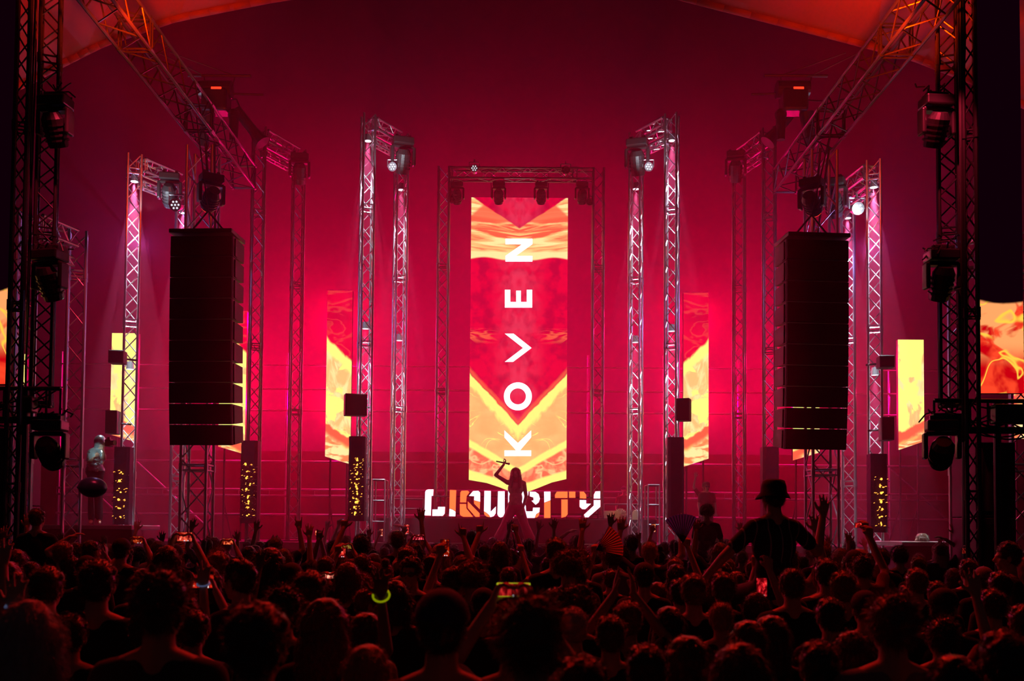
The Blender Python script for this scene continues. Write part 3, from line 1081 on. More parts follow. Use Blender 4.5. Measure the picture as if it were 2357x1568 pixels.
def base_cover(px, pyt, pyb, w_px, Y, label, lights, amber=True):
    p = W(px, pyt, Y)
    zb = W(px, pyb, Y).z
    w = w_px * Y / F
    o = empty('column_cover', (p.x, Y, zb), label, 'cover')
    h = p.z - zb
    g = MB()
    n, mseg = 16, 26
    # a cover wrapped round the column, wrinkled
    for j in range(mseg + 1):
        for i in range(n):
            t = 2 * math.pi * (i + .5) / n
            c, s_ = math.cos(t), math.sin(t)
            k = 1 / max(abs(c), abs(s_))
            rr = w / 2 * min(k, 1.32) * (1 + .02 * rs.uniform(-1, 1))
            g.v.append(Vector((c * rr, s_ * rr, h * j / mseg)))
    for j in range(mseg):
        for i in range(n):
            a = j * n + i
            a2 = j * n + (i + 1) % n
            g.face(a, a2, a2 + n, a + n)
    g.build('wrap', M['purple_wrap'], o)
    if lights:
        b = MB()
        for j in range(lights):
            z = h * (.08 + .68 * j / lights)
            for i in range(11):
                x = -w / 2 + w * i / 10 + rs.uniform(-.01, .01)
                b.bbox((x, -w / 2 - .02, z + rs.uniform(-.03, .03)), (.02, .006, .012), Matrix.Rotation(rs.uniform(-.8, .8), 3, 'Y'))
        tag(b.build('mirror_sequins', M['mirror'], o), kind='stuff')
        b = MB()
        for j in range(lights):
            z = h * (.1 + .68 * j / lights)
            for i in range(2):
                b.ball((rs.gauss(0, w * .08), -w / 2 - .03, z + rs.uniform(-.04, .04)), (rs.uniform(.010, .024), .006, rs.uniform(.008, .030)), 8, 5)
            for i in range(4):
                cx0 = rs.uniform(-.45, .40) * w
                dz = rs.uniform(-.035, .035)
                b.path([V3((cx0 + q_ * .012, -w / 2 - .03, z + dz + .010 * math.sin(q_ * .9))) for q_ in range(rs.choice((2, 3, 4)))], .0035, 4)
        tag(b.build('amber_glints', M['amber_glow'], o), kind='stuff')  # self-lit specks stand in for amber reflections on the sequins
    return o


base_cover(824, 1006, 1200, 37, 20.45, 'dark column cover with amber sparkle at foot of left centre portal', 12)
base_cover(1554, 1008, 1206, 37, 20.45, 'plain dark column cover at the foot of right centre portal', 0)
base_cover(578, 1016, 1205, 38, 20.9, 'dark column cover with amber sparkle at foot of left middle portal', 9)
base_cover(1771, 1030, 1212, 37, 20.9, 'plain dark column cover at the foot of right middle portal', 0)
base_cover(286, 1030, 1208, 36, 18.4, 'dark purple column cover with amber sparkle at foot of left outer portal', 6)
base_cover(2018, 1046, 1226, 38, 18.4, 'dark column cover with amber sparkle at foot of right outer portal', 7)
# stage-side monitor boxes fixed on the columns
for (px, py, wp, hp, Y, lab, rz) in [(818, 933, 50, 50, 20.5, 'dark grille speaker box on the left centre portal column', .3), (1574, 944, 30, 52, 20.5, 'dark speaker box on the right centre portal column', -.35),
                                     (271, 823, 34, 30, 18.4, 'small dark box on the left outer portal column, upper', .1), (260, 973, 26, 54, 18.4, 'small dark box on the left outer portal column, lower', .1),
                                     (2038, 834, 34, 28, 18.4, 'small dark box on the right outer portal column, upper', -.1), (2040, 988, 28, 54, 18.4, 'small dark box on the right outer portal column, lower', -.1)]:
    s_ = Y / F
    o = empty('speaker_box', W(px, py, Y), lab, 'speaker', None, rz)
    b = MB(); b.bbox((0, 0, 0), (wp * s_, .26, hp * s_), bevel=.012); b.build('enclosure', M['cabinet'], o)
    b = MB(); b.bbox((0, -.135, 0), (wp * s_ * .86, .012, hp * s_ * .88), bevel=.004); b.build('grille', M['grille'], o)
    sgn = 1 if px < 1178 else -1
    b = MB(); b.tube((0, .1, 0), (sgn * (wp * s_ / 2 + .14), .3, 0), .02, 6); b.build('bracket', M['black_metal'], o)


# ------------------------------------------------------------------ near black lighting towers
def hanging_cables(parent, pts, n, r=.012, spread=.05):
    for i in range(n):
        b = MB()
        off = Vector((rs.uniform(-spread, spread), rs.uniform(-spread, spread), 0))
        q = [Vector(p) + off + Vector((rs.uniform(-1, 1), rs.uniform(-1, 1), rs.uniform(-1, 1))) * spread * .6 for p in pts]
        # smooth it a little
        qq = []
        for a, c in zip(q[:-1], q[1:]):
            for t in (0, .25, .5, .75):
                qq.append(a.lerp(c, t))
        qq.append(q[-1])
        b.path(qq, r, 5)
        b.build('cable', M['cable'], parent)


NY = 13.9
for side, pa, pb, lab1, lab2 in (('left', 106, 43, 'black lattice lighting column hanging at the left side', 'black lattice column at the far left edge, outer one'),
                                 ('right', 2183, 2234, 'black lattice lighting column hanging at the right side', 'black lattice column beside the right side screen')):
    sg = 1 if side == 'left' else -1
    x = W(pa, 500, NY).x
    zt, zb = 9.0 + .9, W(pa, 935, NY).z
    o = empty('lighting_column', (x, NY, zb), lab1, 'truss column')
    b = MB(); truss(b, (0, 0, 0), (0, 0, zt - zb), .30, R(20 * sg), .25, .027, .012, 2.45)
    b.build('lattice', M['dark_truss'], o)
    hanging_cables(o, [(-.17 * sg, -.1, z) for z in (zt - zb, 5.2, 4.4, 3.4, 2.6, 1.5, .5, 0)], 3, .013, .03)
    x2 = W(pb, 500, NY - .55).x
    o = empty('lighting_column', (x2, NY - .55, 0), lab2, 'truss column')
    b = MB(); truss(b, (0, 0, 0.03), (0, 0, zt), .21, R(24 * sg), .25, .03, .012, 2.45)
    b.build('lattice', M['dark_truss'], o)
    b = MB(); b.bbox((0, 0, .02), (.5, .5, .04), bevel=.01); b.build('base_plate', M['black_metal'], o)
    hanging_cables(o, [(.13 * sg, -.05, z) for z in (zt, 7.2, 5.4, 4.2, 3.2)], 2, .016, .03)
    # thick black post under the gantry
    # three moving heads
    for j, (py, w_) in enumerate(((232, 'top'), (585, 'middle'), (975, 'bottom'))):
        q = W(pa + (22 if side == 'left' else -28) - (12 if j else 0) * sg, py - 8, NY - .35)
        mh = moving_head(q, w_ + ' black moving light on the ' + side + ' hanging lattice column', 1.12, rs.uniform(-.3, .3), .5 if j < 2 else .9)
        b = MB()
        b.bbox((-.05 * sg, .12, .04), (.30, .22, .12), bevel=.02)
        b.tube((0, 0, .05), (-.12 * sg, .33, .05), .022, 6)
        b.build('clamp', M['black_metal'], mh)
        for i in range(9):
            b = MB()
            p0 = Vector((rs.uniform(-.22, .22), rs.uniform(-.1, .2), rs.uniform(.0, .15)))
            p1 = p0 + Vector((rs.uniform(-.12, .12), rs.uniform(-.1, .1), rs.uniform(-.12, .14)))
            p2 = p1 + Vector((rs.uniform(-.1, .1), rs.uniform(-.1, .1), rs.uniform(-.14, .08)))
            b.path([p0, p1, p2], .011, 5)
            b.build('cable', M['cable'], mh)

# gantries crossing the near towers low down
for side, x0p, x1p, yt, yb in (('left', -120, 140, 893, 968), ('right', 2150, 2480, 922, 992)):
    Y = NY - .25
    a0, a1 = W(x0p, yt, Y), W(x1p, yt, Y)
    zb = W(x0p, yb, Y).z
    o = empty('gantry', ((a0.x + a1.x) / 2, Y, 0), 'black horizontal gantry of bars and cables on the %s tower' % side, 'gantry')
    cx_ = (a0.x + a1.x) / 2
    b = MB()
    hw_ = (a1.x - a0.x) / 2
    for z, r in ((a0.z, .03), (zb, .035), (zb + .04, .025)):
        b.tube((-hw_, 0, z), (hw_, 0, z), r, 8)
    for i in range(9):
        x = -hw_ + 2 * hw_ * i / 8
        b.tube((x, 0, a0.z), (x, 0, zb), .018, 6)
    b.build('rail', M['dark_truss'], o)
    for xx in (-hw_ * .55, hw_ * .35 if side == 'left' else -hw_ * .1):
        b = MB(); b.tube((xx, .05, 0), (xx, .05, a0.z), .05, 10); b.build('post', M['dark_truss'], o)
    for i in range(10):
        b = MB()
        xs = sorted(rs.uniform(-hw_, hw_) for _ in range(2))
        z = rs.uniform(zb, a0.z)
        q = []
        for k in range(9):
            t = k / 8
            q.append(Vector((xs[0] + (xs[1] - xs[0]) * t, -.04 + rs.uniform(-.02, .02), z - .18 * math.sin(t * math.pi) * (xs[1] - xs[0]))))
        b.path(q, .012, 5)
        b.build('cable', M['cable'], o)
    b = MB()
    if side == 'left':
        b.bbox((W(62, 930, Y).x - cx_, 0, W(62, 932, Y).z), (.22, .2, .22), bevel=.02)
    else:
        b.bbox((W(2318, 955, Y).x - cx_, -.1, W(2318, 956, Y).z), (.50, .2, .26), bevel=.015)
        b.build('control_box', M['plastic'], o)
        b = MB()
        b.bbox((W(2208, 955, Y).x - cx_, 0, W(2208, 970, Y).z), (.2, .2, .2), bevel=.02)
    b.build('control_box', M['plastic'], o)

# speaker stacks under the side screens
for side, px, wpx, pyt in (('left', -10, 90, 985), ('right', 2292, 92, 1018)):
    Y = 14.45
    s_ = Y / F
    x = W(px, 1100, Y).x
    ztop = W(px, pyt, Y).z
    n = 3
    h = ztop / n
    for k in range(n):
        w_ = ('lowest', 'middle', 'top')[k]
        o = empty('subwoofer', (x, Y, k * h), '%s black speaker cabinet in the stack at the %s edge' % (w_, side), 'speaker', 'stacked black speaker cabinets')
        b = MB(); b.bbox((0, .4, h / 2), (wpx * s_, .8, h - .006), bevel=.015); b.build('enclosure', M['cabinet'], o)
        b = MB(); b.bbox((0, -.008, h / 2), (wpx * s_ * .86, .016, h * .84), bevel=.005); b.build('grille', M['grille'], o)
        b = MB()
        for i in range(20):
            t0, t1 = 2 * math.pi * i / 20, 2 * math.pi * (i + 1) / 20
            for rr in (.05,):
                b.tube((math.cos(t0) * rr, -.018, h * .72 + math.sin(t0) * rr), (math.cos(t1) * rr, -.018, h * .72 + math.sin(t1) * rr), .004, 4)
        b.build('badge', M['alu_dull'], o)

# ------------------------------------------------------------------ stage dressing
# DJ table and racks left of the sign
def rack(px0, px1, pyt, Y, label, name='equipment_rack', cat='rack', shelves=3):
    a, c = W(px0, pyt, Y), W(px1, pyt, Y)
    z0 = STG + (.55 if 22.35 < Y < 24.85 and px0 > 868 and px1 < 1512 else 0)
    o = empty(name, ((a.x + c.x) / 2, Y, z0), label, cat)
    hw_, H = (c.x - a.x) / 2, a.z - z0
    b = MB()
    for x in (-hw_, hw_):
        for y in (0, .5):
            b.tube((x, y, 0), (x, y, H), .018, 6)
        b.tube((x, 0, H - .01), (x, .5, H - .01), .014, 6)
    for z in [H * k / shelves for k in range(1, shelves + 1)]:
        b.tube((-hw_, 0, z), (hw_, 0, z), .014, 6)
        b.tube((-hw_, .5, z), (hw_, .5, z), .014, 6)
    b.build('frame', M['alu_dull'], o)
    b = MB()
    for k in range(1, shelves + 1):
        b.box((-hw_, 0, H * k / shelves - .02), (hw_, .5, H * k / shelves))
    b.build('shelf', M['black_metal'], o)
    return o


rack(858, 886, 1104, 22.1, 'open metal rack standing left of the low stage table')
rack(1492, 1518, 1116, 22.1, 'open metal rack right of the sign beside the right centre portal')
rack(893, 974, 1148, 23.2, 'long low equipment table left of the illuminated sign', 'equipment_table', 'table', 2)
rack(1390, 1478, 1160, 23.2, 'long low equipment table right of the illuminated sign', 'equipment_table', 'table', 1)
for (px, wp, hp, lab) in ((1402, 30, 20, 'cream storage box right of the sign'), (1460, 18, 22, 'narrow cream box behind the right truss column foot')):
    p = W(px, 1190, 22.8)
    b = MB(); b.bbox((0, .15, hp * .0103 / 2), (wp * .0103, .3, hp * .0103), bevel=.01)
    o = b.build('storage_box', M['cream']); o.location = (p.x, 22.8, STG + .55); tag(o, lab, 'box')
p = W(1428, 1190, 22.7)
b = MB()
o = empty('folded_parasol', (p.x, 22.7, STG + .55), 'round cream fan-pleated lampshade on the riser right of the sign', 'lampshade')
for i in range(40):
    t0, t1 = math.pi * 2 * i / 40, math.pi * 2 * (i + 1) / 40
    y0, y1 = (.0, .02) if i % 2 else (.02, 0)
    k = len(b.v)
    b.v += [Vector((0, -.02, .13)), Vector((math.cos(t0) * .14, y0, .13 + math.sin(t0) * .13)), Vector((math.cos(t1) * .14, y1, .13 + math.sin(t1) * .13)),
            Vector((0, .08, .13))]
    b.face(k, k + 1, k + 2); b.face(k + 3, k + 2, k + 1)
b.build('pleated_shade', M['cream'], o)
o.name = 'pleated_lampshade'
spot(W(1430, 1185, 21.6) + Vector((.3, 0, .8)), W(1430, 1180, 22.8), 14, (1, .75, .3), 30, .8, .03)
# crowd barrier
o = empty('crowd_barrier', (0, 20.3, 0), 'low metal barrier between crowd and stage', 'barrier')
b = MB()
for z in (.025, 1.1):
    b.tube((-9, 0, z), (9, 0, z), .025, 8)
b.build('rail', M['alu_dull'], o)
b = MB()
for i in range(61):
    b.tube((-9 + i * .3, 0, .02), (-9 + i * .3, 0, 1.1), .01, 5)
tag(b.build('bars', M['alu_dull'], o), kind='stuff')

# balloon on a string
p = W(213, 1122, 15.0)
o = empty('balloon', p, 'dark teal balloon on a string in front of left outer portal', 'balloon')
b = MB()
b.ball((0, 0, 0), (.215, .17, .155), 24, 16, Matrix.Rotation(R(4), 3, 'Y'))
b.tube((-.19, 0, .0), (-.235, 0, -.0), .05, 10, .012)
b.build('envelope', M['balloon'], o, smooth=True)
b = MB(); b.path([Vector((.02, 0, -.15)), Vector((.035, 0, -.4)), Vector((.03, 0, -.62))], .003, 5); b.build('string', M['alu_dull'], o)

# ------------------------------------------------------------------ haze
hm = bpy.data.materials.new('stage_haze')
hm.use_nodes = True
nt = hm.node_tree
nt.nodes.clear()
on = nt.nodes.new('ShaderNodeOutputMaterial')
vs = nt.nodes.new('ShaderNodeVolumeScatter')
vs.inputs['Density'].default_value = 0.036
vs.inputs['Color'].default_value = (1, .12, .30, 1)  # white haze tinted red, so white and screen light scatter red in it
vs.inputs['Anisotropy'].default_value = .4
nt.links.new(vs.outputs[0], on.inputs['Volume'])
b = MB(); b.box((-9.3, 14.75, .02), (9.3, 29.0, 12.3))
o = b.build('haze', hm)
tag(o, 'red-tinted and red-lit smoke haze filling the air around the stage', 'haze', kind='stuff')
# ------------------------------------------------------------------ people
SKIN = [mat('skin_light', (0.46, 0.27, 0.19), 0.6, bump=.05), mat('skin_tan', (0.34, 0.18, 0.11), 0.6, bump=.05), mat('skin_brown', (0.16, 0.08, 0.05), 0.5, bump=.05, sheen=.15)]
HAIRM = {'black': mat('hair_black', (.016, .012, .012), .32, sheen=.8), 'brown': mat('hair_brown', (.055, .03, .018), .34, sheen=.9),
         'auburn': mat('hair_auburn', (.13, .045, .022), .34, sheen=1), 'fair': mat('hair_fair', (.30, .20, .11), .5, sheen=.7), 'grey': mat('hair_grey', (.36, .33, .33), .5, sheen=.6)}
SHIRT = {'black': mat('shirt_black', (.012, .012, .014), .95, sheen=.08, bump=.2), 'charcoal': mat('shirt_charcoal', (.04, .04, .045), .95, sheen=.08, bump=.2),
         'grey': mat('shirt_grey', (.18, .19, .20), .95, sheen=.08, bump=.2), 'white': mat('shirt_white', (.5, .5, .52), .95, sheen=.08, bump=.2),
         'navy': mat('shirt_navy', (.02, .03, .09), .95, sheen=.08, bump=.2), 'red': mat('shirt_dark_red', (.15, .02, .02), .95, sheen=.08, bump=.2)}
JEANS = mat('dark_denim', (.02, .022, .035), .9, bump=.2)
CAPM = {'black': mat('cap_black', (.012, .012, .014), .85, bump=.2), 'navy': mat('cap_navy', (.025, .03, .10), .85, bump=.2), 'grey': mat('cap_grey', (.16, .17, .19), .85, bump=.2)}


def hand(b, wrist, fdir, pn, side, pose='open', k=1.0):
    """palm, four jointed fingers and a thumb. fdir: finger direction, pn: palm normal (the way fingers curl), side: +1 when the thumb lies towards fdir x pn"""
    f = Vector(fdir).normalized()
    n = Vector(pn)
    n = (n - f * n.dot(f)).normalized()
    u = f.cross(n) * side                      # towards the thumb
    w = Vector(wrist)
    kn = []
    for i in range(4):
        lat = (.033 - .022 * i) * k
        p = w + f * (.092 - .004 * abs(i - 1)) * k + u * lat
        b.cap(w + u * lat * .55 + f * .012 * k, p, .016 * k, .0125 * k, 8)
        kn.append(p)
    tipmost = w
    curls = {'open': (.12, .1, .15, .25), 'horns': (.05, 1.5, 1.5, .05), 'point': (.05, 1.5, 1.5, 1.5), 'fist': (1.45, 1.5, 1.5, 1.45), 'hold': (.9, .95, 1.0, 1.0), 'relaxed': (.35, .45, .5, .6)}[pose]
    spread = {'open': .16, 'horns': .1, 'point': .02}.get(pose, .03)
    lens = (.076, .084, .078, .06)
    for i in range(4):
        c = curls[i]
        L = lens[i] * k
        a = kn[i]
        d = (f + u * spread * (1.5 - i)).normalized()
        ang = c * .8
        for j, fr in enumerate((.45, .31, .24)):
            dd = (d * math.cos(ang) + n * math.sin(ang)).normalized()
            q = a + dd * L * fr
            b.cap(a, q, (.0105 - .0008 * j) * k, (.0098 - .0008 * j) * k, 8)
            a = q
            ang += c * .75
        if (a - w).dot(f) > (tipmost - w).dot(f):
            tipmost = a
    # thumb from the side of the palm
    t0 = w + f * .03 * k + u * .03 * k
    if pose in ('fist', 'hold', 'horns'):
        pts = [t0, t0 + (f * .7 + u * .5 + n * .5).normalized() * .04 * k, t0 + (f * .7 + u * .5 + n * .5).normalized() * .04 * k + (f * .5 - u * .3 + n * .7).normalized() * .045 * k]
    else:
        d1 = (f * .65 + u * .8 + n * .15).normalized()
        pts = [t0, t0 + d1 * .045 * k, t0 + d1 * .045 * k + (f * .85 + u * .45 + n * .2).normalized() * .04 * k]
    for a, q in zip(pts[:-1], pts[1:]):
        b.cap(a, q, .0135 * k, .0115 * k, 8)
    return tipmost


def limb(b, pts, rs_, n=12):
    for i in range(len(pts) - 1):
        b.cap(pts[i], pts[i + 1], rs_[i], rs_[i + 1], n)


def head_shapes(b, c, rot=None):
    q = rot or Matrix.Identity(3)
    P = lambda x, y, z: Vector(c) + q @ Vector((x, y, z))
    b.ball(P(0, -.008, .03), (.074, .094, .088), 18, 14, q)            # skull
    b.ball(P(0, .03, -.03), (.058, .062, .078), 16, 12, q)             # face
    b.ball(P(0, .055, -.088), (.028, .026, .022), 10, 8, q)            # chin
    b.ball(P(0, .083, .018), (.040, .014, .010), 10, 8, q)             # brow
    b.cap(P(0, .088, .012), P(0, .104, -.022), .009, .0145, 8)         # nose
    b.cap(P(-.018, .086, -.052), P(.018, .086, -.052), .008, .008, 8)  # lips
    for s in (-1, 1):
        b.ball(P(s * .077, .0, -.005), (.009, .02, .033), 8, 8, q)     # ears
        b.ball(P(s * .038, .062, -.022), (.02, .018, .016), 8, 8, q)   # cheeks


def person_shapes(J, female=False):
    """J: dict of joints. Returns body, shirt, trousers builders and tip of the higher hand"""
    b, s, t = MB(), MB(), MB()
    kx = .9 if female else 1.0
    H = Vector(J['head'])
    hr = J.get('head_rot')
    head_shapes(b, H, hr)
    nb, ch, wa, pe = [Vector(J[k]) for k in ('neck', 'chest', 'waist', 'pelvis')]
    b.cap(nb, H + Vector((0, -.015, -.05)), .06 * kx, .052 * kx)
    sh = [Vector(J['shL']), Vector(J['shR'])]
    mid = (sh[0] + sh[1]) / 2
    b.cap(sh[0].lerp(mid, .2), sh[1].lerp(mid, .2), .058, .058)
    for q in sh:
        b.cap(q, nb + (q - nb) * .1 + Vector((0, 0, .03)), .052, .05)
    b.ball(ch, (.165 * kx, .112, .17), 16, 12)
    b.ball(wa, (.138 * kx, .098, .16), 16, 12)
    b.ball(pe, (.165, .115, .125), 16, 12)
    s.cap(sh[0].lerp(mid, .1), sh[1].lerp(mid, .1), .068, .068)
    s.ball(ch, (.18 * kx, .127, .185), 18, 14)
    s.ball(wa, (.155 * kx, .113, .18), 18, 14)
    s.ball(pe + Vector((0, 0, .03)), (.175, .127, .11), 18, 14)
    for q in sh:
        s.cap(q, nb + (q - nb) * .3, .064, .062)
    t.ball(pe, (.175, .126, .125), 16, 12)
    tip, tz = None, -1
    hands = {}
    for sd, key in ((-1, 'L'), (1, 'R')):
        q, el, wr = Vector(J['sh' + key]), Vector(J['el' + key]), Vector(J['wr' + key])
        limb(b, [q, el, wr], (.050 * kx, .040 * kx, .027))
        s.cap(q, q.lerp(el, .62), .064, .060)
        fd = J.get('fd' + key) or (wr - el).normalized()
        pn = J.get('pn' + key) or Vector((0, 1, 0))
        # thumb side: for a right hand (sd=1) palm facing +n with fingers f, thumb lies at f x n * -1 * ... keep towards the head
        f = Vector(fd).normalized(); n = Vector(pn); n = (n - f * n.dot(f)).normalized()
        side = J.get('ts' + key) or (1 if f.cross(n).dot(Vector((-sd, 0, 0))) >= 0 else -1)
        tp = hand(b, wr, fd, pn, side, J.get('hp' + key, 'relaxed'))
        hands[key] = (wr, tp)
        if tp.z > tz:
            tip, tz = tp, tp.z
    for sd, key in ((-1, 'L'), (1, 'R')):
        hp, kn, an = Vector(J['hip' + key]), Vector(J['kn' + key]), Vector(J['an' + key])
        limb(b, [hp, kn, an], (.085, .056, .038))
        fdir = J.get('foot' + key) or Vector((sd * .02, .16, -.045))
        b.cap(an + Vector((0, -.02, -.035)), an + Vector(fdir) + Vector((0, 0, -.01)), .036, .028)
        limb(t, [hp, kn, an + (kn - an) * .08], (.095, .072, .062) if not J.get('flare') else (.118, .095, .12))
    return b, s, t, tip, hands


def std(**kw):
    J = dict(head=(0, .01, 1.632), neck=(0, -.015, 1.45), chest=(0, 0, 1.27), waist=(0, 0, 1.08), pelvis=(0, 0, .95),
             shL=(-.175, 0, 1.405), shR=(.175, 0, 1.405), elL=(-.235, -.01, 1.12), elR=(.235, -.01, 1.12), wrL=(-.225, .12, .90), wrR=(.225, .12, .90),
             hipL=(-.09, 0, .90), hipR=(.09, 0, .90), knL=(-.1, .02, .50), knR=(.1, .02, .50), anL=(-.11, -.01, .085), anR=(.11, -.01, .085))
    J.update(kw)
    return J


V = Vector
POSES = {
    'down': std(),
    'up': std(elR=(.31, .05, 1.62), wrR=(.27, .12, 1.90), hpR='open', fdR=V((-.05, .15, 1)), pnR=V((0, 1, 0)), shR=(.18, .01, 1.44)),
    'horns': std(elR=(.32, .08, 1.60), wrR=(.26, .14, 1.87), hpR='horns', fdR=V((-.1, .1, 1)), pnR=V((0, 1, -.1)), shR=(.18, .01, 1.44)),
    'point': std(elR=(.33, .1, 1.58), wrR=(.24, .2, 1.84), hpR='point', fdR=V((-.12, .15, 1)), pnR=V((0, 1, -.1)), shR=(.18, .01, 1.44)),
    'both': std(elR=(.36, .05, 1.62), wrR=(.36, .12, 1.90), hpR='open', fdR=V((.15, .1, 1)), pnR=V((0, 1, 0)), shR=(.18, .01, 1.44),
                elL=(-.36, .08, 1.60), wrL=(-.30, .16, 1.87), hpL='open', fdL=V((.1, .1, 1)), pnL=V((0, 1, 0)), shL=(-.18, .01, 1.44)),
    'phone': std(elR=(.27, .24, 1.50), wrR=(.10, .36, 1.76), hpR='hold', fdR=V((-.35, .2, .9)), pnR=V((-.8, 0, .2)), elL=(-.27, .24, 1.50), wrL=(-.10, .36, 1.76), hpL='hold',
                 fdL=V((.35, .2, .9)), pnL=V((.8, 0, .2)), shL=(-.17, .02, 1.42), shR=(.17, .02, 1.42)),
    'phone_high': std(elR=(.27, .16, 1.62), wrR=(.17, .26, 1.93), hpR='hold', fdR=V((-.1, .1, 1)), pnR=V((-.3, .9, 0)), shR=(.175, .01, 1.44)),
    'bent': std(elR=(.33, .02, 1.66), wrR=(.12, .10, 1.82), hpR='relaxed', fdR=V((-.7, .1, .35)), pnR=V((0, .2, -1)), shR=(.18, .01, 1.44)),
    'clap': std(elR=(.27, .16, 1.52), wrR=(.06, .24, 1.80), hpR='open', fdR=V((-.1, .1, 1)), pnR=V((-1, 0, 0)), elL=(-.27, .16, 1.52), wrL=(-.06, .24, 1.80), hpL='open',
                fdL=V((.1, .1, 1)), pnL=V((1, 0, 0)), shL=(-.17, .02, 1.42), shR=(.17, .02, 1.42)),
    'rider': std(head=(0, .02, 1.632), elR=(.30, .12, 1.14), wrR=(.22, .30, 1.22), hpR='relaxed', hipL=(-.11, .03, .92), hipR=(.11, .03, .92),
                 knL=(-.16, .42, .86), knR=(.16, .42, .86), anL=(-.13, .40, .46), anR=(.13, .40, .46)),
    'rider_arms': std(head=(0, .02, 1.632), elR=(.42, .05, 1.22), wrR=(.50, .10, 1.50), hpR='open', fdR=V((.25, .1, 1)), elL=(-.40, .05, 1.18), wrL=(-.46, .22, 1.02), hpL='relaxed',
                      hipL=(-.11, .03, .92), hipR=(.11, .03, .92), knL=(-.16, .42, .86), knR=(.16, .42, .86), anL=(-.13, .40, .46), anR=(.13, .40, .46)),
}
PROTO = {}
for k_, J in POSES.items():
    b_, s_, t_, tip, hands = person_shapes(J)
    PROTO[k_] = (remesh(b_, 'person_body', SKIN[0], .0085, 2), remesh(s_, 'shirt', SHIRT['black'], .014, 3), remesh(t_, 'trousers', JEANS, .018, 2), tip, hands)
HC = V((0, .01, 1.632))


# ---- hair
def strands(me, n, length, down, seed, mat_, spread=.6):
    """short tapered hairs over a hair shell; returned joined with the shell as one mesh"""
    r = random.Random(seed)
    b = MB()
    polys = me.polygons
    for v in me.vertices:
        b.v.append(v.co.copy())
    for p in polys:
        b.face(*p.vertices)
    for _ in range(n):
        p = polys[r.randrange(len(polys))]
        c, nm = p.center.copy(), p.normal
        d = (nm + V((r.uniform(-1, 1), r.uniform(-1, 1), r.uniform(-1, 1))) * spread + V((0, 0, -down))).normalized()
        L = length * r.uniform(.4, 1.2)
        s = d.cross(V((r.uniform(-1, 1), r.uniform(-1, 1), r.uniform(-1, 1)))).normalized() * .0011
        k = len(b.v)
        m1 = c + d * L * .5
        m2 = c + (d + V((0, 0, -down * .5 - .15))).normalized() * L
        b.v += [c - s - nm * .003, c + s - nm * .003, m1 + s * .8, m1 - s * .8, m2]
        b.face(k, k + 1, k + 2, k + 3)
        b.face(k + 3, k + 2, k + 4)
    out = b.mesh('hair', mat_)
    return out


